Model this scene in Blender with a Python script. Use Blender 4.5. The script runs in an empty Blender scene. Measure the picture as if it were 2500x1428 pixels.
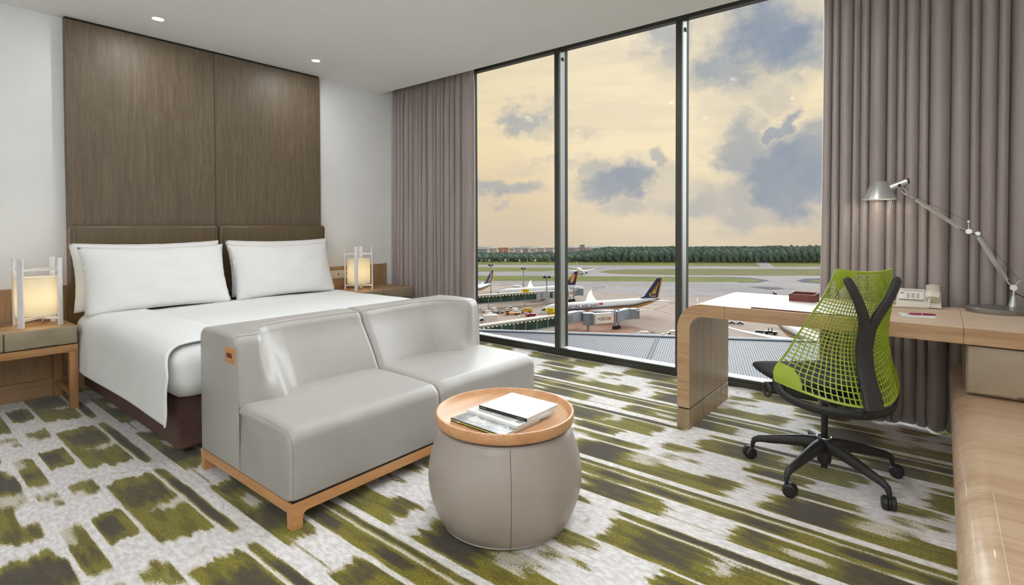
import bpy, bmesh, math, random
from mathutils import Vector, Matrix, noise
random.seed(7)
PI = math.pi
scene = bpy.context.scene
col = scene.collection

# ------------------------------------------------------------------ camera
# axes: +X towards the window wall, +Y along it towards the bed wall, +Z up
FPX, CXP, CYP, CAMH = 1293.0, 1250.0, 580.0, 1.2
yaw, pit, roll = math.radians(50.9), math.radians(1.1), math.radians(0.2)
FWD = Vector((math.sin(yaw)*math.cos(pit), math.cos(yaw)*math.cos(pit), -math.sin(pit)))
RGT = Vector((math.cos(yaw), -math.sin(yaw), 0))
UPV = RGT.cross(FWD)
R2 = RGT*math.cos(roll) - UPV*math.sin(roll)
U2 = UPV*math.cos(roll) + RGT*math.sin(roll)
CAM = Vector((0, 0, CAMH))
cd = bpy.data.cameras.new('camera')
cd.sensor_width = 36
cd.sensor_fit = 'HORIZONTAL'
cd.lens = 36*FPX/2500
cd.shift_y = -(714-CYP)/2500
cd.clip_start, cd.clip_end = 0.05, 20000
cam = bpy.data.objects.new('camera', cd)
col.objects.link(cam)
m3 = Matrix((R2, U2, -FWD)).transposed()
cam.matrix_world = Matrix.Translation(CAM) @ m3.to_4x4()
scene.camera = cam

def ray(px, py):
    return FWD + R2*((px-CXP)/FPX) - U2*((py-CYP)/FPX)
def onz(px, py, z=0.0):
    d = ray(px, py)
    return CAM + d*((z-CAMH)/d.z)
def onx(px, py, x):
    d = ray(px, py)
    return CAM + d*(x/d.x)
def ony(px, py, y):
    d = ray(px, py)
    return CAM + d*(y/d.y)

# ------------------------------------------------------------------ exposure
vs = scene.view_settings
scene.display_settings.display_device = 'sRGB'
vs.view_transform = 'Standard'
vs.look = 'None'
vs.exposure = 0.42
vs.gamma = 1.0
vs.use_curve_mapping = False

# ------------------------------------------------------------------ node helpers
def srgb(r, g, b):
    def f(c):
        c /= 255.0
        return c/12.92 if c <= 0.04045 else ((c+0.055)/1.055)**2.4
    return (f(r), f(g), f(b), 1.0)

class NT:
    def __init__(s, tree):
        s.t = tree
        s.n = tree.nodes
        s.l = tree.links
        s.n.clear()
    def node(s, typ, ins=None, **props):
        n = s.n.new(typ)
        for k, v in props.items():
            setattr(n, k, v)
        for k, v in (ins or {}).items():
            s.put(n, k, v)
        return n
    def put(s, n, k, v):
        sock = n.inputs[k]
        if isinstance(v, bpy.types.NodeSocket):
            s.l.new(v, sock)
        else:
            sock.default_value = v
    def m(s, op, a, b=0.0, c=0.0, clamp=False):
        return s.node('ShaderNodeMath', {0: a, 1: b, 2: c}, operation=op, use_clamp=clamp).outputs[0]
    def v(s, op, a, b=(0, 0, 0), out=0):
        return s.node('ShaderNodeVectorMath', {0: a, 1: b}, operation=op).outputs[out]
    def mapr(s, v, a, b, c=0.0, d=1.0, smooth=True):
        return s.node('ShaderNodeMapRange', {'Value': v, 'From Min': a, 'From Max': b, 'To Min': c, 'To Max': d},
                      interpolation_type='SMOOTHSTEP' if smooth else 'LINEAR').outputs[0]
    def mix(s, f, a, b):
        n = s.node('ShaderNodeMix', data_type='RGBA')
        s.put(n, 0, f); s.put(n, 6, a); s.put(n, 7, b)
        return n.outputs[2]
    def noise(s, vec, scale, detail=3.0, rough=0.5, dist=0.0, col=False):
        n = s.node('ShaderNodeTexNoise', {'Vector': vec, 'Scale': scale, 'Detail': detail, 'Roughness': rough, 'Distortion': dist})
        return n.outputs['Color' if col else 'Fac']
    def ramp(s, f, stops, interp='LINEAR'):
        n = s.node('ShaderNodeValToRGB', {0: f})
        cr = n.color_ramp
        cr.interpolation = interp
        while len(cr.elements) < len(stops):
            cr.elements.new(0.5)
        for e, (p, c) in zip(cr.elements, stops):
            e.position = p
            e.color = c
        return n.outputs[0]

# ------------------------------------------------------------------ sky
def build_sky():
    w = bpy.data.worlds.new('evening_sky')
    scene.world = w
    w.use_nodes = True
    T = NT(w.node_tree)
    tc = T.node('ShaderNodeTexCoord').outputs['Generated']
    d = T.v('NORMALIZE', tc)
    rot = T.node('ShaderNodeMapping', {'Vector': d, 'Rotation': (0, 0, yaw)}, vector_type='POINT').outputs[0]
    sx = T.node('ShaderNodeSeparateXYZ', {0: rot})
    az = T.m('ARCTAN2', sx.outputs[0], sx.outputs[1])
    el = T.m('ARCSINE', sx.outputs[2])
    ae0 = T.node('ShaderNodeCombineXYZ', {0: az, 1: el, 2: 0.0}).outputs[0]
    # cloud edges: coordinates pushed about by fractal noise
    n1 = T.noise(T.v('MULTIPLY', d, (1, 1, 1.5)), 9.0, 7.0, 0.58, col=True)
    n2 = T.noise(d, 38.0, 5.0, 0.6, col=True)
    w1 = T.v('MULTIPLY', T.v('SUBTRACT', n1, (0.5, 0.5, 0.5)), (0.17, 0.12, 0))
    w2 = T.v('MULTIPLY', T.v('SUBTRACT', n2, (0.5, 0.5, 0.5)), (0.05, 0.045, 0))
    ae = T.v('ADD', T.v('ADD', ae0, w1), w2)
    blobs = [  # px, py, half width px, half height px, weight, softness
        (1900, 80, 175, 120, 1.0, .9), (1800, 160, 120, 95, .85, .9), (1850, 215, 110, 60, .5, 1.0), (1625, 80, 75, 105, .75, .9), (1690, 60, 80, 60, .4, 1.0),
        (1940, 425, 215, 105, .95, .75), (1835, 385, 105, 115, .8, .75), (2010, 350, 90, 75, .8, .75), (1790, 500, 220, 62, .65, .9), (1660, 485, 140, 70, .45, 1.0),
        (1915, 305, 32, 54, .9, .8), (1815, 300, 24, 42, .55, .9), (1512, 455, 112, 52, .9, .85), (1450, 420, 34, 46, .65, .9),
        (1545, 507, 90, 32, .55, .9), (1288, 283, 58, 32, .75, .9), (1330, 303, 56, 28, .45, 1.0), (1425, 338, 38, 18, .4, 1.0),
        (1222, 457, 125, 32, .75, .9), (1625, 395, 28, 40, .7, .8), (1190, 507, 36, 18, .5, .9), (1400, 402, 220, 13, .4, 1.0),
        (1180, 545, 120, 12, .2, 1.0), (1760, 285, 80, 80, .3, 1.1), (1620, 440, 60, 46, .5, .9)]
    mask = None
    for (px, py, hw, hh, wt, soft) in blobs:
        r0 = ray(px, py).normalized()
        a0 = math.atan2(r0.dot(RGT), r0.dot(Vector((math.sin(yaw), math.cos(yaw), 0))))
        e0 = math.asin(r0.z)
        k = math.cos(a0)**2
        sa, se = hw/FPX*k*1.08, hh/FPX*math.cos(a0)*1.08
        q = T.v('MULTIPLY', T.v('SUBTRACT', ae, (a0, e0, 0)), (1/sa, 1/se, 0))
        ln = T.v('LENGTH', q, out=1)
        mk = T.m('MULTIPLY', T.mapr(ln, 1.22, 1.22-soft), wt)
        mask = mk if mask is None else T.m('MAXIMUM', mask, mk)
    # the same kind of cloud over the rest of the sky
    gen = T.noise(T.v('MULTIPLY', d, (1, 1, 2.2)), 3.2, 8.0, 0.58)
    away = T.m('MAXIMUM', T.mapr(T.m('ABSOLUTE', az), 0.62, 0.95), T.mapr(el, 0.40, 0.62))
    mask = T.m('MAXIMUM', mask, T.m('MULTIPLY', T.mapr(gen, 0.50, 0.66), T.m('MULTIPLY', away, 0.8)))
    wisps = T.noise(T.v('MULTIPLY', d, (1, 1, 5.0)), 5.0, 7.0, 0.62, 0.4)
    base = T.ramp(T.mapr(el, -0.06, 0.5, smooth=False), [
        (0.0, srgb(206, 186, 160)), (0.10, srgb(213, 194, 168)), (0.24, srgb(232, 207, 170)), (0.42, srgb(243, 222, 181)),
        (0.62, srgb(236, 218, 184)), (0.80, srgb(226, 217, 200)), (1.0, srgb(205, 206, 208))])
    glow_r = ray(1640, 300).normalized()
    glow = T.mapr(T.v('DOT_PRODUCT', d, tuple(glow_r), out=1), 0.945, 1.0)
    base = T.mix(T.m('MULTIPLY', glow, 0.45), base, srgb(252, 238, 208))
    base = T.mix(T.m('MULTIPLY', T.mapr(wisps, 0.40, 0.62), 0.30), base, srgb(205, 192, 176))
    side = T.m('MULTIPLY', T.mapr(az, -0.05, -0.45), 0.25)
    base = T.mix(side, base, srgb(210, 198, 182))
    cshade = T.noise(d, 14.0, 6.0, 0.6)
    ccol = T.ramp(T.m('ADD', T.m('MULTIPLY', mask, 0.75), T.m('MULTIPLY', T.m('SUBTRACT', cshade, 0.5), 0.9)), [
        (0.0, srgb(214, 202, 184)), (0.30, srgb(186, 182, 178)), (0.58, srgb(156, 163, 173)), (1.0, srgb(124, 140, 163))])
    colr = T.mix(T.m('MULTIPLY', mask, 0.97), base, ccol)
    below = T.mapr(el, -0.055, -0.12)
    colr = T.mix(below, colr, srgb(120, 116, 108))
    bg = T.node('ShaderNodeBackground', {'Color': colr, 'Strength': 0.80})
    out = T.node('ShaderNodeOutputWorld')
    T.l.new(bg.outputs[0], out.inputs['Surface'])
    w.cycles.sampling_method = 'MANUAL'
    w.cycles.sample_map_resolution = 1024
build_sky()

# sun low behind the clouds: wide and weak
sl = bpy.data.lights.new('sun', 'SUN')
sl.energy = 4.0
sl.angle = math.radians(70)
sl.color = (0.86, 0.94, 1.0)
sun = bpy.data.objects.new('sun', sl)
col.objects.link(sun)
SUN_AZ, SUN_EL = math.radians(85), math.radians(20)
sdir = Vector((math.sin(SUN_AZ)*math.cos(SUN_EL), math.cos(SUN_AZ)*math.cos(SUN_EL), math.sin(SUN_EL)))
sun.rotation_euler = sdir.to_track_quat('Z', 'Y').to_euler()

# ------------------------------------------------------------------ materials
def bsdf(name):
    m = bpy.data.materials.new(name)
    m.use_nodes = True
    T = NT(m.node_tree)
    p = T.node('ShaderNodeBsdfPrincipled')
    o = T.node('ShaderNodeOutputMaterial')
    T.l.new(p.outputs[0], o.inputs[0])
    return m, T, p, o
MATS = {}
def mat(name, c, rough=0.5, metal=0.0, var=0.06, vscale=8.0, bump=0.0, bscale=200.0, spec=0.5, coat=0.0, sheen=0.0, stretch=(1, 1, 1), emit=0.0, alpha=1.0):
    if name in MATS:
        return MATS[name]
    m, T, p, o = bsdf(name)
    co = T.node('ShaderNodeTexCoord').outputs['Object']
    vec = T.v('MULTIPLY', co, stretch)
    c = srgb(*c)
    n = T.noise(vec, vscale, 4.0, 0.55)
    lo = tuple(max(0, x*(1-var*2)) for x in c[:3]) + (1,)
    hi = tuple(min(1, x*(1+var*2)) for x in c[:3]) + (1,)
    colr = T.mix(T.mapr(n, 0.3, 0.7), lo, hi)
    T.put(p, 'Base Color', colr)
    p.inputs['Roughness'].default_value = rough
    p.inputs['Metallic'].default_value = metal
    p.inputs['Specular IOR Level'].default_value = spec
    p.inputs['Coat Weight'].default_value = coat
    p.inputs['Sheen Weight'].default_value = sheen
    if emit:
        T.put(p, 'Emission Color', colr)
        p.inputs['Emission Strength'].default_value = emit
    if bump:
        bn = T.noise(vec, bscale, 3.0, 0.6)
        b = T.node('ShaderNodeBump', {'Height': bn, 'Strength': bump, 'Distance': 0.002})
        T.put(p, 'Normal', b.outputs[0])
    MATS[name] = m
    return m
def wood(name, c1, c2, c3, axis='X', scale=1.0, rough=0.45, fine=1.0, coat=0.0):
    if name in MATS:
        return MATS[name]
    m, T, p, o = bsdf(name)
    co = T.node('ShaderNodeTexCoord').outputs['Object']
    k = {'X': (0.05, 1, 1), 'Y': (1, 0.05, 1), 'Z': (1, 1, 0.05)}[axis]
    vec = T.v('MULTIPLY', co, k)
    w = T.v('ADD', vec, T.v('MULTIPLY', T.noise(T.v('MULTIPLY', co, tuple(0.4 if x == 1 else 0.25 for x in k)), 5.0*scale, 3, col=True), (0.05, 0.05, 0.05)))
    a = T.noise(w, 26*scale, 5.0, 0.6)
    b = T.noise(w, 150*scale*fine, 4.0, 0.6)
    f = T.m('ADD', T.m('MULTIPLY', a, 0.65), T.m('MULTIPLY', b, 0.35))
    colr = T.ramp(f, [(0.32, srgb(*c1)), (0.5, srgb(*c2)), (0.68, srgb(*c3))])
    T.put(p, 'Base Color', colr)
    p.inputs['Roughness'].default_value = rough
    p.inputs['Coat Weight'].default_value = coat
    bp = T.node('ShaderNodeBump', {'Height': b, 'Strength': 0.12, 'Distance': 0.001})
    T.put(p, 'Normal', bp.outputs[0])
    MATS[name] = m
    return m

# ------------------------------------------------------------------ mesh helpers
class Geo:
    def __init__(s):
        s.v, s.f, s.mi = [], [], []
        s.cur = 0
    def add(s, vs, fs):
        o = len(s.v)
        s.v.extend(Vector(v) for v in vs)
        for f in fs:
            s.f.append([i+o for i in f])
            s.mi.append(s.cur)
        return s
    def box(s, x0, x1, y0, y1, z0, z1, bev=0.0, seg=2, M=None):
        bm = bmesh.new()
        bmesh.ops.create_cube(bm, size=1.0)
        for v in bm.verts:
            v.co = Vector(((x0+x1)/2 + v.co.x*(x1-x0), (y0+y1)/2 + v.co.y*(y1-y0), (z0+z1)/2 + v.co.z*(z1-z0)))
        if bev:
            bmesh.ops.bevel(bm, geom=bm.edges[:], offset=bev, segments=seg, affect='EDGES', profile=0.5)
        return s.bm(bm, M)
    def bm(s, bm, M=None):
        bm.verts.ensure_lookup_table()
        bm.verts.index_update()
        vs = [(M @ v.co) if M else v.co.copy() for v in bm.verts]
        fs = [[v.index for v in f.verts] for f in bm.faces]
        bm.free()
        return s.add(vs, fs)
    def tube(s, pts, r, seg=10, cap=True, flat=None):
        pts = [Vector(p) for p in pts]
        n = len(pts)
        rs = r if isinstance(r, (list, tuple)) else [r]*n
        vs, fs = [], []
        up = None
        for i, p in enumerate(pts):
            t = (pts[min(i+1, n-1)] - pts[max(i-1, 0)])
            if t.length < 1e-9:
                t = Vector((0, 0, 1))
            t.normalize()
            if up is None:
                ref = Vector((0, 0, 1)) if abs(t.z) < 0.9 else Vector((1, 0, 0))
                up = (ref - t*ref.dot(t)).normalized()
            else:
                up = up - t*up.dot(t)
                up = up.normalized() if up.length > 1e-6 else t.orthogonal().normalized()
            sd = t.cross(up)
            ri = rs[i]
            ra, rb = ri if isinstance(ri, (list, tuple)) else (ri, ri)
            for k in range(seg):
                a = 2*PI*k/seg
                vs.append(p + sd*math.cos(a)*ra + up*math.sin(a)*rb)
        for i in range(n-1):
            for k in range(seg):
                k2 = (k+1) % seg
                fs.append([i*seg+k, i*seg+k2, (i+1)*seg+k2, (i+1)*seg+k])
        if cap:
            fs.append([k for k in range(seg)][::-1])
            fs.append([(n-1)*seg+k for k in range(seg)])
        return s.add(vs, fs)
    def lathe(s, prof, seg=32, c=(0, 0, 0), M=None, a0=0.0, a1=2*PI):
        c = Vector(c)
        full = abs(a1-a0-2*PI) < 1e-6
        vs, fs, idx = [], [], []
        na = seg if full else seg+1
        for (r, z) in prof:
            if r < 1e-6:
                idx.append([len(vs)]*na)
                vs.append(Vector((0, 0, z)))
            else:
                row = []
                for k in range(na):
                    a = a0 + (a1-a0)*k/seg
                    row.append(len(vs))
                    vs.append(Vector((r*math.cos(a), r*math.sin(a), z)))
                idx.append(row)
        for i in range(len(prof)-1):
            for k in range(seg):
                k2 = (k+1) % na
                q = [idx[i][k], idx[i][k2], idx[i+1][k2], idx[i+1][k]]
                q2 = []
                for j in q:
                    if j not in q2:
                        q2.append(j)
                if len(q2) > 2:
                    fs.append(q2)
        vs = [((M @ v) if M else v) + c for v in vs]
        return s.add(vs, fs)
    def prism(s, out, h0, h1, axis='Z', M=None):
        # out: 2D points; axis = extrusion axis. X: (y,z) Y: (x,z) Z: (x,y)
        n = len(out)
        def P(p, h):
            return {'X': Vector((h, p[0], p[1])), 'Y': Vector((p[0], h, p[1])), 'Z': Vector((p[0], p[1], h))}[axis]
        vs = [P(p, h0) for p in out] + [P(p, h1) for p in out]
        if M:
            vs = [M @ v for v in vs]
        fs = [[i, (i+1) % n, n+(i+1) % n, n+i] for i in range(n)]
        fs.append(list(range(n))[::-1])
        fs.append([n+i for i in range(n)])
        return s.add(vs, fs)
    def loft(s, rows, closed=True, cap=True):
        n = len(rows[0])
        vs = [Vector(p) for r in rows for p in r]
        fs = []
        for i in range(len(rows)-1):
            for k in range(n if closed else n-1):
                k2 = (k+1) % n
                fs.append([i*n+k, i*n+k2, (i+1)*n+k2, (i+1)*n+k])
        if cap and closed:
            fs.append(list(range(n))[::-1])
            fs.append([(len(rows)-1)*n+k for k in range(n)])
        return s.add(vs, fs)
    def grid(s, fn, nu, nv):
        vs = [fn(i/(nu-1), j/(nv-1)) for j in range(nv) for i in range(nu)]
        fs = [[j*nu+i, j*nu+i+1, (j+1)*nu+i+1, (j+1)*nu+i] for j in range(nv-1) for i in range(nu-1)]
        return s.add(vs, fs)
    def xf(s, M):
        s.v = [M @ v for v in s.v]
        return s

WM = {}
def build_mesh(name, g, mats, smooth=True, ang=38, fixn=True):
    me = bpy.data.meshes.new(name)
    me.from_pydata([tuple(v) for v in g.v], [], g.f)
    for m in (mats if isinstance(mats, (list, tuple)) else [mats]):
        me.materials.append(m)
    if any(g.mi):
        me.polygons.foreach_set('material_index', g.mi)
    if fixn:
        bm = bmesh.new()
        bm.from_mesh(me)
        bmesh.ops.recalc_face_normals(bm, faces=bm.faces[:])
        bm.to_mesh(me)
        bm.free()
    if smooth:
        me.polygons.foreach_set('use_smooth', [True]*len(me.polygons))
        me.set_sharp_from_angle(angle=math.radians(ang))
    me.update()
    return me
def obj(name, g, mats, parent=None, local=False, smooth=True, ang=38, label=None, fixn=True):
    if parent is not None and not local:
        inv = WM[parent.name].inverted()
        g.v = [inv @ v for v in g.v]
    me = build_mesh(name, g, mats, smooth, ang, fixn)
    o = bpy.data.objects.new(name, me)
    col.objects.link(o)
    WM[o.name] = Matrix.Identity(4)
    if parent is not None:
        o.parent = parent
        WM[o.name] = WM[parent.name].copy()
    if label:
        o['label'] = label
    return o
def thing(name, label, cat, loc=(0, 0, 0), rz=0.0, group=None, scale=1.0):
    o = bpy.data.objects.new(name, None)
    o.empty_display_size = 0.1
    col.objects.link(o)
    o.location = loc
    o.rotation_euler = (0, 0, rz)
    o.scale = (scale,)*3
    WM[o.name] = Matrix.LocRotScale(Vector(loc), o.rotation_euler.to_quaternion(), Vector((scale,)*3))
    if label:
        o['label'] = label
    if cat:
        o['category'] = cat
    if group:
        o['group'] = group
    return o
def tag(o, label, cat, group=None):
    o['label'] = label
    o['category'] = cat
    if group:
        o['group'] = group
    return o
def base_to(o):
    # put a single-mesh thing's origin at its base centre
    me = o.data
    xs = [v.co for v in me.vertices]
    lo = Vector((min(v.x for v in xs), min(v.y for v in xs), min(v.z for v in xs)))
    hi = Vector((max(v.x for v in xs), max(v.y for v in xs), max(v.z for v in xs)))
    c = Vector(((lo.x+hi.x)/2, (lo.y+hi.y)/2, lo.z))
    me.transform(Matrix.Translation(-c))
    o.location = c
    return o
def struct(o):
    o['kind'] = 'structure'
    return o
def dup(root, loc, rz, label=None, group=None, scale=None):
    r = root.copy()
    col.objects.link(r)
    r.location = loc
    r.rotation_euler = (0, 0, rz)
    if scale:
        r.scale = (scale,)*3
    if label:
        r['label'] = label
    if group:
        r['group'] = group
    for ch in list(root.children):
        c = ch.copy()
        col.objects.link(c)
        c.parent = r
        for g2 in list(ch.children):
            d = g2.copy()
            col.objects.link(d)
            d.parent = c
    return r
def text_geo(s, size, M, depth=0.0, space=1.0):
    cu = bpy.data.curves.new('lettering', 'FONT')
    cu.body = s
    cu.size = size
    cu.extrude = depth
    cu.align_x = 'CENTER'
    cu.align_y = 'CENTER'
    cu.space_character = space
    cu.resolution_u = 2
    to = bpy.data.objects.new('lettering', cu)
    me = bpy.data.meshes.new_from_object(to)
    g = Geo()
    g.add([M @ v.co for v in me.vertices], [list(p.vertices) for p in me.polygons])
    bpy.data.objects.remove(to)
    bpy.data.curves.remove(cu)
    bpy.data.meshes.remove(me)
    return g
def arc(cx, cy, r, a0, a1, n):
    return [(cx + r*math.cos(math.radians(a0+(a1-a0)*i/n)), cy + r*math.sin(math.radians(a0+(a1-a0)*i/n))) for i in range(n+1)]
def bez(p0, p1, p2, p3, n=12):
    p0, p1, p2, p3 = map(Vector, (p0, p1, p2, p3))
    return [p0*(1-t)**3 + p1*3*t*(1-t)**2 + p2*3*t*t*(1-t) + p3*t**3 for t in [i/n for i in range(n+1)]]
def lerp(a, b, t):
    return a + (b-a)*t
def interp(tbl, x):
    if x <= tbl[0][0]:
        return tbl[0][1]
    for (x0, y0), (x1, y1) in zip(tbl, tbl[1:]):
        if x <= x1:
            t = (x-x0)/(x1-x0)
            t = t*t*(3-2*t)
            return y0 + (y1-y0)*t
    return tbl[-1][1]
def crint(tb, x):
    # smooth curve through a table of points
    if x <= tb[0][0]:
        return tb[0][1]
    if x >= tb[-1][0]:
        return tb[-1][1]
    for i in range(len(tb)-1):
        if x <= tb[i+1][0]:
            x1, y1 = tb[i]
            x2, y2 = tb[i+1]
            x0, y0 = tb[i-1] if i > 0 else (2*x1-x2, 2*y1-y2)
            x3, y3 = tb[i+2] if i+2 < len(tb) else (2*x2-x1, 2*y2-y1)
            h = x2-x1
            t = (x-x1)/h
            m1 = (y2-y0)/(x2-x0)*h
            m2 = (y3-y1)/(x3-x1)*h
            return (2*t**3-3*t*t+1)*y1 + (t**3-2*t*t+t)*m1 + (-2*t**3+3*t*t)*y2 + (t**3-t*t)*m2
def sstep(a, b, x):
    t = max(0.0, min(1.0, (x-a)/(b-a))) if b != a else float(x >= a)
    return t*t*(3-2*t)

# ================================================================== room shell
XW, YB, YR, XL, ZC = 4.136, 5.0, -0.66, -2.4, 2.74
M_wall = mat('white_paint', (242, 242, 241), 0.85, var=0.012, vscale=1.5, bump=0.05, bscale=300)
M_ceil = mat('ceiling_paint', (246, 246, 245), 0.9, var=0.01, vscale=1.0)
M_frame = mat('dark_frame_backlit', (74, 73, 68), 0.42, metal=0.5, var=0.05, vscale=3)  # the mullions' backlit darkness is put into this frame colour
M_alu = mat('anodised_aluminium', (160, 163, 159), 0.38, metal=0.4, var=0.05, vscale=20, stretch=(1, 1, 0.02))
M_gasket = mat('black_gasket', (26, 27, 24), 0.6)
M_sill = mat('white_sill', (238, 238, 236), 0.5, var=0.02)
M_panel = wood('walnut_veneer', (90, 76, 58), (104, 90, 71), (120, 106, 86), 'Z', 2.2, 0.5, 1.0)
M_oak = wood('oak_veneer', (150, 116, 82), (171, 137, 100), (186, 154, 117), 'Z', 0.6, 0.42, 1.2)
M_oakY = wood('oak_veneer_long', (166, 136, 106), (194, 165, 136), (208, 182, 153), 'Y', 0.6, 0.38, 1.2)
M_oakX = wood('oak_veneer_cross', (150, 116, 82), (171, 137, 100), (186, 154, 117), 'X', 0.6, 0.42, 1.2)

# ---- carpet: one woven repeat 1.07 m x 1.0 m, painted as streaks along Y
TU, TV, U0 = 1.07, 1.0, 0.92
STROKES = [  # u0, u1, v0, v1, olive, dark, end softness
    (.022, .075, -1, 2, .06, 0, .05),
    (.080, .213, -.10, .64, .88, .10, .06), (.080, .213, .02, .30, .95, .62, .06), (.10, .213, .47, .62, .95, .60, .05), (.125, .172, .27, .44, .38, 0, .05),
    (.085, .213, .64, .90, .16, 0, .05), (.097, .108, .66, .97, .55, .0, .05), (.155, .165, .80, .92, .4, 0, .04),
    (.216, .237, -1, 2, .10, 0, .05), (.216, .237, .10, .34, .5, 0, .08),
    (.240, .316, -1, 2, .90, .15, .05), (.255, .305, .44, .66, .95, .75, .10), (.250, .300, .84, 1.06, .95, .70, .08), (.255, .312, .10, .30, .95, .75, .08),
    (.317, .333, -1, 2, .36, 0, .05), (.336, .366, -1, 2, .88, .12, .05), (.338, .364, .38, .98, .9, .62, .10), (.338, .364, .05, .25, .9, .4, .08),
    (.369, .402, -1, 2, .07, 0, .05),
    (.405, .585, -.28, .60, .80, .08, .07), (.41, .57, .27, .56, .95, .72, .08), (.42, .50, -.06, .10, .9, .42, .07), (.47, .52, .74, .86, .9, .5, .05),
    (.44, .535, .59, .73, .20, 0, .05), (.49, .60, .10, .27, .42, 0, .06), (.55, .60, -.02, .10, .40, 0, .05), (.49, .585, .74, .88, .85, .5, .05),
    (.54, .70, .88, 1.05, .10, 0, .06), (.56, .606, .26, .48, .95, .70, .06),
    (.607, .622, -1, 2, .12, 0, .05),
    (.622, .70, .26, .58, .88, .15, .07), (.622, .70, .34, .50, .92, .55, .06), (.622, .66, .56, .75, .42, 0, .06), (.66, .70, .55, .72, .72, .1, .06),
    (.622, .70, .05, .16, .55, .05, .05), (.66, .70, -.06, .03, .62, .1, .04), (.62, .73, .76, .92, .05, 0, .05),
    (.70, .727, -1, 2, .10, 0, .05),
    (.728, .832, .44, .75, .95, .30, .035), (.735, .80, .50, .70, .97, .70, .05), (.735, .832, -.03, .19, .68, .08, .06), (.728, .775, -.03, .06, .32, 0, .04),
    (.728, .832, .20, .43, .07, 0, .05), (.728, .832, .76, .95, .08, 0, .05),
    (.833, .849, -1, 2, .14, 0, .05),
    (.850, 1.030, .30, 1.04, .90, .12, .05), (.87, 1.025, .66, .94, .96, .62, .07), (.860, .96, .36, .52, .94, .25, .06), (.93, 1.03, .25, .36, .85, .1, .05),
    (.94, 1.03, .55, .64, .36, 0, .035), (.90, .96, .58, .63, .45, 0, .03), (.850, 1.030, .06, .26, .10, 0, .04), (.90, .955, .12, .15, .5, 0, .02),
    (1.031, 1.052, -1, 2, .26, 0, .05), (1.031, 1.052, -.02, .3, .10, 0, .08),
    (-.020, .019, .17, 1.04, .92, .30, .05), (-.019, .018, .24, .88, .97, .80, .10), (-.020, .019, .05, .16, .28, 0, .03)]
def carpet_tile(x, y):
    u = (x-U0) % TU
    v = y % TV
    j = noise.noise(Vector((x*70, y*3.0, 1.3)))*0.045 + noise.noise(Vector((x*20, y*2, 7.7)))*0.03
    ju = noise.noise(Vector((x*9, y*10, 3.3)))*0.0025
    u += ju
    o, d = .10 + .10*noise.noise(Vector((x*7, y*2.2, 5.1))), 0.0
    for (a0, a1, b0, b1, so, sd, ev) in STROKES:
        best = 0.0
        for du in (0, TU, -TU):
            uu = u+du
            if uu < a0-.012 or uu > a1+.012:
                continue
            wu = sstep(a0-.006, a0+.004, uu)*(1-sstep(a1-.004, a1+.006, uu))
            if b0 <= -1:
                wv = 1.0
            else:
                wv = 0.0
                for dv in (0, TV, -TV):
                    vv = v+dv+j
                    wv = max(wv, sstep(b0-ev, b0+ev, vv)*(1-sstep(b1-ev, b1+ev, vv)))
            best = max(best, wu*wv)
        if best > 0:
            o = lerp(o, so, best)
            d = lerp(d, sd, best)
    return o, d
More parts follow.
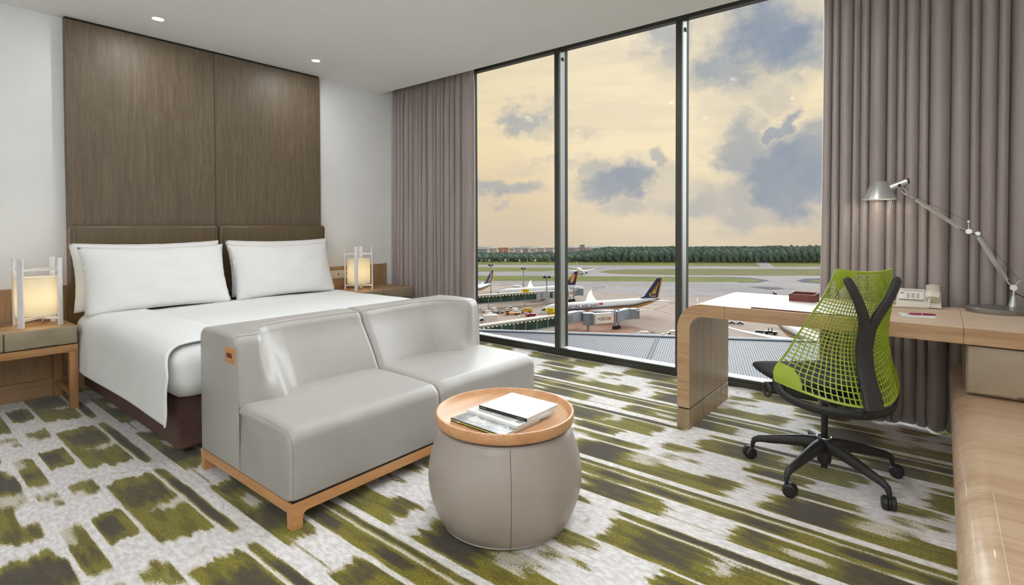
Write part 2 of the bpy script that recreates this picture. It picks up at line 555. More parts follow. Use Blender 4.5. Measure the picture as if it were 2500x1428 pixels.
def build_floor():
    x0, x1, y0, y1 = XL, 4.30, YR, YB
    nx0 = 24                       # coarse strip behind the camera, fine where the photograph looks
    xs = [x0 + (0.1-x0)*i/nx0 for i in range(nx0)] + [0.1 + i*0.0105 for i in range(int((x1-0.1)/0.0105)+1)] + [x1]
    ys = [y0 + (y1-y0)*i/226 for i in range(227)]
    nx = len(xs)
    vs, oa, da = [], [], []
    for y in ys:
        for x in xs:
            vs.append((x, y, 0.0))
            o, d = carpet_tile(x, y)
            oa.append(o)
            da.append(d)
    fs = [[j*nx+i, j*nx+i+1, (j+1)*nx+i+1, (j+1)*nx+i] for j in range(len(ys)-1) for i in range(nx-1)]
    # underside so the floor is a slab
    me = bpy.data.meshes.new('floor')
    me.from_pydata(vs, [], fs)
    for nm, arr in (('olive', oa), ('dark', da)):
        at = me.attributes.new(nm, 'FLOAT', 'POINT')
        at.data.foreach_set('value', arr)
    m, T, p, o = bsdf('carpet')
    co = T.node('ShaderNodeTexCoord').outputs['Object']
    st = T.v('MULTIPLY', co, (1.0, 0.42, 1.0))
    n1 = T.noise(st, 260.0, 3.0, 0.7)
    n2 = T.noise(st, 60.0, 4.0, 0.65)
    n3 = T.noise(T.v('MULTIPLY', co, (1.0, 0.16, 1.0)), 26.0, 4.0, 0.6)
    ol = T.node('ShaderNodeAttribute', attribute_name='olive').outputs['Fac']
    dk = T.node('ShaderNodeAttribute', attribute_name='dark').outputs['Fac']
    jit = T.m('ADD', T.m('MULTIPLY', T.m('SUBTRACT', n1, 0.5), 1.25), T.m('MULTIPLY', T.m('SUBTRACT', n2, 0.5), 0.5))
    jit = T.m('ADD', jit, T.m('MULTIPLY', T.m('SUBTRACT', n3, 0.5), 0.4))
    fo = T.mapr(T.m('ADD', ol, jit), 0.40, 0.60)
    fd = T.mapr(T.m('ADD', dk, T.m('MULTIPLY', jit, 1.0)), 0.36, 0.72)
    pale = T.mix(T.mapr(n2, 0.35, 0.65), srgb(208, 202, 199), srgb(238, 234, 231))
    pale = T.mix(T.m('MULTIPLY', T.mapr(ol, 0.2, 0.5), 0.55), pale, srgb(186, 172, 140))
    oliv = T.mix(T.mapr(n1, 0.35, 0.65), srgb(82, 74, 6), srgb(146, 137, 26))
    oliv = T.mix(T.m('MULTIPLY', T.mapr(n3, 0.45, 0.6), 0.6), oliv, srgb(80, 68, 10))
    drk = T.mix(T.mapr(n1, 0.35, 0.7), srgb(50, 41, 40), srgb(78, 68, 44))
    cc = T.mix(fd, T.mix(fo, pale, oliv), drk)
    T.put(p, 'Base Color', cc)
    p.inputs['Roughness'].default_value = 0.95
    p.inputs['Specular IOR Level'].default_value = 0.1
    p.inputs['Sheen Weight'].default_value = 0.25
    bp = T.node('ShaderNodeBump', {'Height': n1, 'Strength': 0.5, 'Distance': 0.004})
    T.put(p, 'Normal', bp.outputs[0])
    me.materials.append(m)
    ob = bpy.data.objects.new('floor', me)
    col.objects.link(ob)
    struct(ob)
build_floor()

def shell():
    g = Geo().box(XL-.15, 3.80, YR-.15, YB+.15, ZC, ZC+.09)
    g.box(XL-.15, 4.42, YR-.15, YB+.15, 3.02, 3.12)
    g.box(3.72, 3.80, YR-.15, YB+.15, ZC+.09, 3.02)
    struct(obj('ceiling', g, M_ceil, smooth=False))
    struct(obj('wall_back', Geo().box(XL-.15, 4.42, YB, YB+.15, -0.1, 3.02), M_wall, smooth=False))
    struct(obj('wall_right', Geo().box(XL-.15, 4.42, YR-.15, YR, -0.1, 3.02), M_wall, smooth=False))
    struct(obj('wall_left', Geo().box(XL-.15, XL, YR, YB, -0.1, 3.02), M_wall, smooth=False))
    # window wall: sill kerb and lintel
    g = Geo().box(4.14, 4.40, YR, YB, -0.3, 0.02)
    g.box(4.20, 4.40, YR, YB, 2.93, 3.02)
    struct(obj('wall_window', g, M_sill, smooth=False))
shell()

# ---- windows: five bays of floor-to-ceiling glass
def windows():
    m, T, p, o = bsdf('window_glass')
    T.n.remove(p)
    co = T.node('ShaderNodeTexCoord').outputs['Object']
    tint = T.mix(T.noise(co, 0.8), (0.97, 0.98, 0.975, 1), (0.985, 0.99, 0.985, 1))
    tr = T.node('ShaderNodeBsdfTransparent', {'Color': tint})
    gl = T.node('ShaderNodeBsdfGlossy', {'Roughness': 0.02, 'Color': (1, 1, 1, 1)})
    fr = T.node('ShaderNodeFresnel', {'IOR': 1.05})
    mx = T.node('ShaderNodeMixShader')
    T.l.new(fr.outputs[0], mx.inputs[0]); T.l.new(tr.outputs[0], mx.inputs[1]); T.l.new(gl.outputs[0], mx.inputs[2])
    T.l.new(mx.outputs[0], o.inputs[0])
    MATS['window_glass'] = m
    ys = [YB, 3.990, 2.814, 1.640, 0.465, YR]
    for i in range(5):
        ya, yb = ys[i], ys[i+1]
        w = struct(thing('window_%d' % (i+1), None, None, (4.136, (ya+yb)/2, 0)))
        obj('pane', Geo().box(4.262, 4.274, yb+.004, ya-.004, .055, 2.93), m, w, smooth=False)
        g = Geo().box(4.128, 4.150, yb, ya, 0.0, 0.040, .002).box(4.136, 4.172, yb, ya, 0.040, 0.062, .002).box(4.150, 4.262, yb, ya, 0.0, 0.045)
        obj('bottom_rail', g, M_frame, w, smooth=False)
        obj('sill_board', Geo().box(4.174, 4.258, yb, ya, 0.0455, 0.060, .002), M_sill, w, smooth=False)
        g = Geo().box(4.136, 4.20, yb, ya, 2.846, 2.93, .002).box(4.20, 4.262, yb, ya, 2.875, 2.93)
        obj('head_rail', g, M_frame, w, smooth=False)
        if i < 4:
            yc = yb
            g = Geo().box(4.130, 4.146, yc-.0255, yc+.0255, .0, 2.93, .002).box(4.146, 4.156, yc-.018, yc+.018, .0, 2.93)
            mu = obj('mullion', g, M_frame, w, smooth=False)
            obj('mullion_lit_box', Geo().box(4.156, 4.236, yc-.0245, yc+.0245, .045, 2.93, .002), M_alu, mu, smooth=False)  # paler grey carries the window light on the mullion's side
            obj('gasket', Geo().box(4.236, 4.282, yc-.026, yc+.026, .045, 2.93, .002), M_gasket, mu, smooth=False)
            obj('latch', Geo().box(4.185, 4.215, yc-.032, yc-.024, 2.765, 2.795, .002), M_gasket, mu, smooth=False)
windows()

# ---- curtains
M_curt, T_, p_, o_ = bsdf('curtain_satin')
_co = T_.node('ShaderNodeTexCoord').outputs['Object']
_n = T_.noise(T_.v('MULTIPLY', _co, (1, 1, 0.25)), 2.5, 3)
_f = T_.noise(T_.v('MULTIPLY', _co, (1, 1, 0.3)), 900.0, 2)
T_.put(p_, 'Base Color', T_.mix(T_.mapr(_n, .3, .7), srgb(150, 138, 133), srgb(165, 153, 148)))
p_.inputs['Roughness'].default_value = 0.42
p_.inputs['Sheen Weight'].default_value = 0.3
T_.put(p_, 'Normal', T_.node('ShaderNodeBump', {'Height': _f, 'Strength': 0.08, 'Distance': 0.001}).outputs[0])
def curtain(name, label, y_a, y_b, xc, folds, seed, hem_break, flat_edge=None):
    rnd = random.Random(seed)
    n = len(folds)
    root = thing(name, label, 'curtain', (xc, (y_a+y_b)/2, 0))
    # fold boundaries along y (from y_a to y_b), each with its own depth and phase
    L = sum(folds)
    ph, acc = [0.0], 0.0
    for f in folds:
        acc += f/L
        ph.append(acc)
    amp = [rnd.uniform(.040, .074) for _ in folds]
    drift = [rnd.uniform(-.02, .02) for _ in folds]
    nu, nz = n*14+1, 34
    zs = [0.012 + (2.955-0.012)*((j/(nz-1))**1.0) for j in range(nz)]
    def at(i, z):
        s = i/(nu-1)
        k = min(n-1, int(i/14)) if i < nu-1 else n-1
        t = (i - k*14)/14
        h = 1 - z/2.955
        yv = lerp(ph[k], ph[k+1], t)
        # folds swing slightly and open towards the floor
        kk = min(k+1, n-1)
        yv += lerp(drift[k], drift[kk], t)*h*0.9*(0 if i in (0, nu-1) else 1)*math.sin(h*2.2+k)/max(L, .3)*0.55
        sh = math.sin(t*PI)
        sh = sh**0.6
        a = lerp(amp[k], amp[kk], t)*(0.72+0.28*h)
        x = xc + .045 - a*1.75*sh + noise.noise(Vector((k*3.1, z*0.9, seed)))*.012*h
        # pinch at the top tape
        top = sstep(2.55, 2.93, z)
        x = lerp(x, xc+.02 - .55*a*sh + .012*math.sin(t*4*PI), top*.75)
        y = lerp(y_a, y_b, yv)
        y += .010*math.sin(t*2*PI)*(0.4+0.6*h)*(-1 if y_b < y_a else 1)*-1
        if hem_break and z < .30:
            q = (1-z/.30)
            x += noise.noise(Vector((y*16, z*11, seed)))*.055*q - .012*q
            y += noise.noise(Vector((y*13+9, z*9, seed+3)))*.028*q
        return Vector((x, y, z))
    g = Geo()
    vs = [at(i, z) for z in zs for i in range(nu)]
    fs = [[j*nu+i, j*nu+i+1, (j+1)*nu+i+1, (j+1)*nu+i] for j in range(nz-1) for i in range(nu-1)]
    g.add(vs, fs)
    fab = obj('fabric', g, M_curt, root, ang=80)
    md = fab.modifiers.new('thickness', 'SOLIDIFY')
    md.thickness = 0.003
    md.offset = 0
    obj('track', Geo().box(xc-.016, xc+.016, min(y_a, y_b), max(y_a, y_b), 2.958, 2.985, .003), M_gasket, root)
    obj('track_end', Geo().box(xc-.02, xc+.02, y_b-.006, y_b+.006, 2.945, 2.988, .003), M_gasket, root)
    return root
curtain('curtain', 'grey-mauve pleated curtain beside the bed and the nightstand by the window', 4.985, 3.735, 3.955,
        [.06, .05, .10, .055, .12, .07, .05, .11, .06, .09, .13, .05, .10, .06, .12, .07, .11, .22], 5, False)
curtain('curtain', 'tall taupe satin curtain hanging behind the desk and its lamp', -.655, .615, 3.985,
        [.12, .14, .07, .15, .06, .10, .05, .11, .13, .055, .09, .05, .06, .12, .06, .045, .10, .05, .07], 11, True)

# ---- veneered panels on the bed wall
def wall_panels():
    t = struct(thing('trim_1', None, None, (1.96, 4.93, 1.225)))
    for (a, b) in ((.955, 1.9635), (1.9665, 2.972)):
        obj('veneer_panel', Geo().box(a, b, 4.93, 4.998, 1.20, 2.722, .0015, 1), M_panel, t, smooth=False)
    obj('shadow_gap', Geo().box(.957, 2.970, 4.945, 4.998, 2.722, 2.7405), M_gasket, t, smooth=False)
    t = struct(thing('trim_2', None, None, (0, 4.98, 0)))
    for (a, b) in ((XL, -.25), (-.2485, .952)):
        obj('wainscot_panel', Geo().box(a, b, 4.978, 4.999, .1265, .785, .001, 1), M_oak, t, smooth=False)
        obj('plinth_board', Geo().box(a, b, 4.976, 4.999, 0, .124, .001, 1), M_oakX, t, smooth=False)
    t = struct(thing('trim_3', None, None, (3.4, 4.98, 0)))
    for (a, b) in ((2.972, 3.3935), (3.395, 3.818)):
        obj('wainscot_panel', Geo().box(a, b, 4.978, 4.999, .1265, .79, .001, 1), M_oak, t, smooth=False)
        obj('plinth_board', Geo().box(a, b, 4.976, 4.999, 0, .124, .001, 1), M_oakX, t, smooth=False)
    obj('edge_strip', Geo().box(3.818, 3.826, 4.972, 4.999, 0, .795, .001, 1), M_alu, t, smooth=False)
    # part of the wainscot carried behind the bed
    t = struct(thing('trim_4', None, None, (1.96, 4.98, 0)))
    obj('backing_panel', Geo().box(.954, 2.970, 4.980, 4.999, 0, 1.20, .001, 1), M_oak, t, smooth=False)
wall_panels()

# ---- recessed downlights
M_trim = mat('white_metal_ring', (240, 240, 238), 0.4, var=0.01)
M_lens, T_, p_, o_ = bsdf('downlight_lens')
T_.put(p_, 'Base Color', (1, 1, 1, 1))
_ln = T_.noise(T_.node('ShaderNodeTexCoord').outputs['Object'], 60)
T_.put(p_, 'Emission Color', T_.mix(_ln, (1, .93, .84, 1), (1, .97, .92, 1)))
p_.inputs['Emission Strength'].default_value = 14.0
DL_POWER = 4.0
def downlight(x, y, label, power):
    t = thing('downlight', label, 'ceiling light', (x, y, ZC), 0, 'recessed ceiling downlights')
    g = Geo().lathe([(.034, -.0005), (.044, -.0005), (.048, -.004), (.040, -.007), (.034, -.004)], 28, (x, y, ZC))
    obj('ring', g, M_trim, t)
    obj('lens', Geo().lathe([(0, -.0028), (.036, -.0028), (.036, -.0008), (0, -.0008)], 28, (x, y, ZC)), M_lens, t)
    ld = bpy.data.lights.new('downlight_beam', 'AREA')
    ld.shape = 'DISK'
    ld.size = .07
    ld.energy = power
    ld.color = (.97, .98, 1.0)
    lo = bpy.data.objects.new('downlight_beam', ld)
    col.objects.link(lo)
    lo.parent = t
    lo.location = (0, 0, -.012)
    return t
for (x, y, lb) in ((1.403, 4.475, 'small round lit downlight above the bedside nearer the nightstand drawers'),
                   (2.663, 4.477, 'small round lit downlight above the bed near the curtain corner')):
    downlight(x, y, lb, 3.5)
ADDED_DOWNLIGHTS = [(1.0, 2.6), (2.2, 2.6), (1.5, 1.4), (1.6, .4), (2.7, .7), (2.8, 1.7)]  # added downlights, out of view, to brighten the room
for i, (x, y) in enumerate(ADDED_DOWNLIGHTS):
    downlight(x, y, 'round ceiling downlight added out of view to brighten the open carpet', DL_POWER)

# added fill lamp, unseen: an uplighter behind the camera that lifts the room light
def uplighter(x, y, label, power):
    t = thing('fill_uplighter', label, 'added fill lamp', (x, y, 0), 0, 'added fill uplighters')
    M_m = mat('lamp_bronze', (96, 88, 78), .35, metal=.7)
    obj('foot', Geo().lathe([(0, 0), (.15, 0), (.15, .012), (.03, .03), (0, .03)], 40, (x, y, 0)), M_m, t)
    obj('pole', Geo().tube([(x, y, .028), (x, y, 1.72)], .012, 12), M_m, t)
    obj('bowl', Geo().lathe([(0, 1.70), (.05, 1.705), (.13, 1.74), (.19, 1.80), (.187, 1.80), (.127, 1.746), (.05, 1.712), (0, 1.71)], 40, (x, y, 0)), M_m, t)
    obj('bulb', Geo().lathe([(0, 1.712), (.03, 1.72), (.045, 1.75), (.03, 1.775), (0, 1.78)], 20, (x, y, 0)), M_lens, t)
    ld = bpy.data.lights.new('fill_uplighter_beam', 'AREA')
    ld.shape = 'DISK'
    ld.size = .30
    ld.energy = power
    ld.color = (.86, .93, 1.0)
    lo = bpy.data.objects.new('fill_uplighter_beam', ld)
    col.objects.link(lo)
    lo.parent = t
    lo.location = (0, 0, 1.80)
    lo.rotation_euler = (PI, 0, 0)
uplighter(-1.6, .35, 'bronze fill uplighter added out of view behind the camera', 62.0)

# ================================================================== bed
M_linen = mat('white_linen', (240, 240, 238), 0.75, var=0.008, vscale=3, bump=0.06, bscale=500, sheen=0.15)
M_linen2 = mat('white_pillow_cotton', (242, 242, 240), 0.72, var=0.008, vscale=3, bump=0.06, bscale=600, sheen=0.15)
M_base = mat('brown_bed_base', (92, 66, 58), 0.85, var=0.06, vscale=30, bump=0.15, bscale=700)
M_hb = mat('olive_brown_leather', (98, 82, 58), 0.36, var=0.05, vscale=6, stretch=(6, 1, .4), bump=0.05, bscale=400, sheen=0.1)
M_chrome = mat('chrome', (205, 205, 205), 0.15, metal=1.0, var=0.02)

def rounded_slab(x0, x1, y0, y1, z0, z1, r, nx=24, ny=24, disp=0.0, seed=0, crown=0.0):
    # soft box: superellipse cross sections
    g = Geo()
    bm = bmesh.new()
    bmesh.ops.create_cube(bm, size=1.0)
    for v in bm.verts:
        v.co = Vector((lerp(x0, x1, v.co.x+.5), lerp(y0, y1, v.co.y+.5), lerp(z0, z1, v.co.z+.5)))
    bmesh.ops.bevel(bm, geom=bm.edges[:], offset=r, segments=6, affect='EDGES', profile=0.5)
    bmesh.ops.triangulate(bm, faces=bm.faces[:])
    bmesh.ops.subdivide_edges(bm, edges=[e for e in bm.edges if e.calc_length() > .25], cuts=5, use_grid_fill=True)
    for v in bm.verts:
        if disp:
            n = noise.noise(v.co*3.1 + Vector((seed, 0, 0)))*disp + noise.noise(v.co*9 + Vector((seed, 3, 0)))*disp*.35
            v.co += v.co.normalized()*0 + Vector((n*.5, n*.5, n))
    g.bm(bm)
    return g

def bed():
    b = thing('bed', 'wide bed with dark brown base and white mattress behind the leather sofa', 'bed', (1.96, 3.95, 0))
    # base: front corner seen at the foot
    obj('box_base', Geo().box(1.02, 2.93, 3.06, 4.90, .045, .335, .02, 3), M_base, b)
    obj('mattress', Geo().box(.985, 2.955, 2.99, 4.86, .336, .555, .05, 4), M_linen, b)
    for (x, y) in ((1.10, 3.16), (2.84, 3.16), (1.10, 4.70), (2.84, 4.70)):
        c = Geo().lathe([(0, 0), (.018, 0), (.022, .008), (.022, .03), (.012, .038), (.012, .046), (0, .046)], 14, (x, y, 0))
        obj('glide_foot', c, M_chrome, b)
    g = Geo().box(1.215, 1.232, 3.035, 3.058, .030, .062, .002).box(1.218, 1.229, 3.042, 3.056, .0, .032, .002)
    obj('link_bracket', g, M_chrome, b)
bed()

def duvet():
    # soft quilt body over the mattress
    g = Geo()
    bm = bmesh.new()
    bmesh.ops.create_cube(bm, size=2.0)
    bmesh.ops.subdivide_edges(bm, edges=bm.edges[:], cuts=38, use_grid_fill=True)
    X0, X1, Y0, Y1, Z0, Z1 = .962, 2.992, 2.955, 4.66, .322, .606
    cx, cy, cz, hx, hy, hz = (X0+X1)/2, (Y0+Y1)/2, (Z0+Z1)/2, (X1-X0)/2, (Y1-Y0)/2, (Z1-Z0)/2
    r = .105
    for v in bm.verts:
        c = v.co
        # denser loops near the borders
        q = [math.copysign(1-(1-abs(t))**1.0, t) for t in c]
        p = Vector((q[0]*hx, q[1]*hy, q[2]*hz))
        inner = Vector((max(-hx+r, min(hx-r, p.x)), max(-hy+r, min(hy-r, p.y)), max(-hz+r, min(hz-r, p.z))))
        d = p-inner
        if d.length > 1e-6:
            p = inner + d.normalized()*r
        w = p + Vector((cx, cy, cz))
        n = noise.noise(Vector((w.x*2.3, w.y*2.1, 4)))*.008 + noise.noise(Vector((w.x*6, w.y*5, 8)))*.004
        low = 1-sstep(.34, .47, w.z)
        pk = noise.noise(Vector((w.x*15, w.y*15, w.z*5)))*.012*low
        foot = 1-sstep(2.96, 3.2, w.y)
        w.z += n*sstep(.45, .6, w.z)
        w.y += pk*foot - .012*foot*math.sin((w.z-.32)/.29*PI)
        w.x += pk*.6
        v.co = w
    g.bm(bm)
    o = obj('duvet', g, M_linen, ang=80)
    tag(o, 'smooth white duvet spread over the bed with a flap hanging beside it', 'duvet')
    base_to(o)
    WM[o.name] = Matrix.Translation(o.location)
    # the top layer falls over the near side as a straight flap
    L = [(1.30, .6125), (1.14, .6125), (1.05, .610), (.995, .600), (.960, .572), (.944, .525), (.938, .45), (.935, .38), (.932, .30), (.928, .238)]
    nv = 60
    rows_o = []
    def flap(s, v, off):
        n = len(L)-1
        f = s*n
        i = min(int(f), n-1)
        t = f-i
        p0, p1, p2, p3 = L[max(i-1, 0)], L[i], L[i+1], L[min(i+2, n)]
        def cr(a, b, c, d):
            return .5*((2*b)+(-a+c)*t+(2*a-5*b+4*c-d)*t*t+(-a+3*b-3*c+d)*t**3)
        x, z = cr(p0[0], p1[0], p2[0], p3[0]), cr(p0[1], p1[1], p2[1], p3[1])
        yf = 2.905 + .085*sstep(.46, .60, z) + .012*noise.noise(Vector((z*9, 0, 2)))
        y = lerp(yf, 4.655, v)
        hang = 1-sstep(.40, .60, z)
        x += hang*(noise.noise(Vector((y*1.7, z*2, 2)))*.007 + .004*math.sin(y*4.0)) - off*(1-sstep(.57, .61, z))
        z += noise.noise(Vector((x*2.3, y*2.1, 4)))*.008*(1-hang) + off*sstep(.57, .61, z)
        # slight curl at the foot edge
        x -= .012*(1-sstep(0, .02, v))*hang
        return Vector((x, y, z))
    g = Geo()
    g.grid(lambda u, v: flap(u, v, .004), 44, nv)
    fl = obj('side_flap', g, M_linen, o, ang=80)
    md = fl.modifiers.new('thickness', 'SOLIDIFY')
    md.thickness = .010
    md.offset = 0
duvet()

def pillow_geo(w, h, t, seed, corner=.05):
    g = Geo()
    n1, n2 = 34, 26
    def side(sg):
        def fn(u, v):
            a, b = u*2-1, v*2-1
            ex, ey = 1-abs(a)**2.6, 1-abs(b)**2.6
            th = t*.5*max(0, ex)**.55*max(0, ey)**.55
            # pulled-out corners, slack sides
            x = a*w/2*(1-corner*(1-abs(b)**2)*abs(a)**3)
            z = b*h/2*(1-corner*1.6*(1-abs(a)**2)*abs(b)**3)
            wr = noise.noise(Vector((a*3+seed, b*3, sg)))*.012*ex*ey + noise.noise(Vector((a*9+seed, b*7, sg*2)))*.005*(1-ex*ey)
            return Vector((x, sg*(th+.002)+wr*sg, z))
        return fn
    g.grid(side(-1), n1, n2)
    g.grid(side(1), n1, n2)
    # stitched rim
    return g
def pillow(label, x, y, z, w, h, t, lean, rz, seed):
    g = pillow_geo(w, h, t, seed)
    M = Matrix.Translation((x, y, z)) @ Matrix.Rotation(rz, 4, 'Z') @ Matrix.Rotation(lean, 4, 'X') @ Matrix.Translation((0, 0, h/2))
    g.xf(M)
    o = obj('pillow', g, M_linen2, ang=80)
    bm = bmesh.new()
    bm.from_mesh(o.data)
    bmesh.ops.remove_doubles(bm, verts=bm.verts[:], dist=.006)
    bmesh.ops.recalc_face_normals(bm, faces=bm.faces[:])
    bm.to_mesh(o.data)
    bm.free()
    tag(o, label, 'pillow', 'white pillows on the bed')
    base_to(o)
R = math.radians
pillow('white pillow resting on the headboard, mostly hidden by the one nearer the left nightstand', 1.42, 4.66, .615, 1.00, .50, .17, R(-14), 0, 1)
pillow('white pillow resting on the headboard, mostly hidden by the one nearer the curtain', 2.46, 4.66, .615, .98, .50, .17, R(-14), 0, 2)
pillow('white front pillow on the bed side with the lamp beside the drawer edge', 1.425, 4.50, .60, .96, .50, .20, R(-19), R(0), 3)
pillow('white front pillow on the bed side with the wall sockets and curtain', 2.405, 4.51, .60, .92, .49, .20, R(-19), R(0), 4)

def headboard():
    h = thing('headboard', 'olive-brown leather headboard of two upholstered panels below the veneer panel', 'headboard', (1.96, 4.9, .61))
    for (a, b) in ((.955, 1.961), (1.966, 2.985)):
        g = Geo().box(a, b, 4.865, 4.978, .61, 1.226, .028, 5)
        p = obj('padded_panel', g, M_hb, h)
        for xx in (a+.028, b-.028):
            obj('stitching', Geo().box(xx-.0012, xx+.0012, 4.8638, 4.868, .64, 1.20), mat('dark_thread', (58, 47, 33), .8), p, smooth=False)
headboard()

# ================================================================== nightstands
M_taupe = mat('taupe_leather', (150, 136, 112), 0.45, var=0.04, vscale=10, bump=0.08, bscale=600)
M_oakleg = wood('oak_leg', (150, 105, 62), (172, 126, 80), (188, 144, 98), 'Z', 1.0, 0.45, 1.2)
M_oakrail = wood('oak_rail', (150, 105, 62), (172, 126, 80), (188, 144, 98), 'X', 1.0, 0.45, 1.2)
def nightstand(name, label, x0, x1, split, right_leg, drawer_z=(.440, .549)):
    y0, y1, zt = 4.476, 4.974, .556
    t = thing(name, label, 'nightstand', ((x0+x1)/2, 4.72, 0))
    obj('top', Geo().box(x0, x1, y0+.012, y1, .536, zt, .002), M_oakX, t)
    obj('carcass', Geo().box(x0+.004, x1-.004, y0+.022, y1, .437, .535, .001), M_oakX, t)
    ed = sorted([x0, x1] + split)
    for a, b in zip(ed, ed[1:]):
        d = obj('drawer_front', Geo().box(a+.003, b-.003, y0, y0+.020, drawer_z[0], drawer_z[1]+.004, .006, 3), M_taupe, t)
        obj('finger_pull_shade', Geo().box((a+b)/2-.075, (a+b)/2+.075, y0-.0006, y0+.012, drawer_z[0]-.004, drawer_z[0]+.007, .002), mat('pull_shadow', (70, 58, 42), .7), d)  # dark strip paints the shade under the drawer's pull edge
    obj('front_rail', Geo().box(x0, x1, y0+.004, y0+.042, .386, .434, .002), M_oakrail, t)
    obj('back_rail', Geo().box(x0, x1, y1-.042, y1-.004, .386, .434, .002), M_oakrail, t)
    for xa in ((x0, x0+.045), (x1-.045, x1)):
        for ya in ((y0+.004, y0+.046), (y1-.046, y1-.004)):
            g = Geo().box(xa[0], xa[1], ya[0], ya[1], 0, .386, .002)
            obj('leg', g, M_oakleg, t)
        obj('side_rail', Geo().box(xa[0]+.004, xa[1]-.004, y0+.046, y1-.046, .392, .434, .002), M_oakrail, t)
        obj('stretcher', Geo().box(xa[0]+.006, xa[1]-.006, y0+.046, y1-.046, .085, .118, .002), M_oakrail, t)
    # rounded bracket where rail meets leg
    for (xl, sg) in ((x0+.045, 1), (x1-.045, -1)):
        out = [(xl, .386)] + [(xl + sg*(.018-.018*math.sin(R(a))), .386-.018+.018*math.cos(R(a))) for a in range(0, 91, 15)]
        obj('corner_fillet', Geo().prism(out, y0+.005, y0+.041, 'Y'), M_oakrail, t)
    return t
nightstand('nightstand', 'oak nightstand with taupe leather drawers under the lit lamp by the bare white wall', -.42, .905, [.545], .9)
nightstand('nightstand', 'oak nightstand with taupe leather drawers standing between the bed and the curtain', 3.03, 3.79, [3.411], .9, (.455, .549))

# ================================================================== lantern lamps
M_wlac = mat('white_lacquered_wood', (232, 230, 230), 0.35, var=0.02)
M_shade, T_, p_, o_ = bsdf('lamp_fabric_lit')
_co = T_.node('ShaderNodeTexCoord').outputs['Object']
_w = T_.noise(T_.v('MULTIPLY', _co, (1, 1, .2)), 700, 2)
T_.put(p_, 'Base Color', T_.mix(_w, srgb(245, 240, 226), srgb(252, 248, 238)))
p_.inputs['Roughness'].default_value = .8
_tl = T_.node('ShaderNodeBsdfTranslucent', {'Color': srgb(252, 246, 228)})
_mx = T_.node('ShaderNodeMixShader', {0: .55})
T_.l.new(p_.outputs[0], _mx.inputs[1]); T_.l.new(_tl.outputs[0], _mx.inputs[2]); T_.l.new(_mx.outputs[0], o_.inputs[0])
M_bulb = mat('lamp_bulb', (255, 236, 200), .4, var=0.0, emit=6.0)
def lantern(label, x, y, z, watt):
    t = thing('table_lamp', label, 'table lamp', (x, y, z), 0, 'white lantern lamps on the nightstands')
    s, H = .098, .452
    for sx, sy in ((-1, -1), (1, -1), (1, 1), (-1, 1)):
        a = math.atan2(sy, sx)
        M = Matrix.Translation((x+sx*s, y+sy*s, z)) @ Matrix.Rotation(a, 4, 'Z')
        obj('post', Geo().box(-.0065, .0065, -.0175, .0175, 0, H, .0015, 1, M), M_wlac, t)
    for zz in (.046, .372):
        g = Geo()
        for a in (PI/4, -PI/4):
            M = Matrix.Translation((x, y, z+zz)) @ Matrix.Rotation(a, 4, 'Z')
            g.box(-.132, .132, -.006, .006, -.006, .012, .001, 1, M)
        obj('cross_brace', g, M_wlac, t)
    sh = Geo()
    r = .116
    sh.lathe([(r, .070), (r, .322), (r-.0025, .322), (r-.0025, .070), (r, .070)], 48, (x, y, z))
    shd = obj('shade', sh, M_shade, t)
    for zz in (.071, .321):
        ri = Geo()
        ri.tube([(x+(r-.001)*math.cos(2*PI*k/40), y+(r-.001)*math.sin(2*PI*k/40), z+zz) for k in range(41)], .0018, 6, cap=False)
        obj('wire_ring', ri, M_wlac, shd)
    b = Geo().lathe([(0, .125), (.016, .125), (.018, .15), (.034, .185), (.038, .205), (.030, .228), (.012, .24), (0, .241)], 20, (x, y, z))
    obj('bulb', b, M_bulb, t)
    k = Geo().lathe([(.0, .064), (.02, .064), (.02, .125), (0, .125)], 16, (x, y, z))
    k.tube([(x+.02, y-.02, z+.07), (x+.03, y-.035, z+.05), (x+.015, y-.03, z+.03), (x+.03, y, z+.012), (x+.05, y+.08, z+.006)], .003, 6)
    obj('lamp_holder', k, M_chrome, t)
    ld = bpy.data.lights.new('lamp_glow', 'POINT')
    ld.energy = watt
    ld.color = (1.0, .94, .84)
    ld.shadow_soft_size = .04
    lo = bpy.data.objects.new('lamp_glow', ld)
    col.objects.link(lo)
    lo.parent = t
    lo.location = (0, 0, .20)
    return t
lantern('lit white lantern lamp on the nightstand by the bare white wall', .742, 4.70, .5565, 4.5)
lantern('lit white lantern lamp on the nightstand next to the curtain', 3.268, 4.715, .5565, 4.5)

def sockets():
    t = thing('socket_plate', 'pale socket and switch plate on the wood panel beside the pillow', 'socket', (3.19, 4.97, .66))
    obj('plate', Geo().box(3.045, 3.335, 4.9695, 4.9775, .662, .752, .003), mat('ivory_plastic', (222, 214, 200), .4, var=.02), t)
    for i in range(3):
        x = 3.055 + i*.0935
        r = obj('rocker', Geo().box(x, x+.084, 4.9665, 4.9697, .670, .744, .002), mat('ivory_rocker', (230, 223, 210), .4, var=.02), t)
        obj('slot', Geo().box(x+.036, x+.048, 4.9658, 4.9668, .70, .722, .0005, 1), M_gasket, r)
sockets()

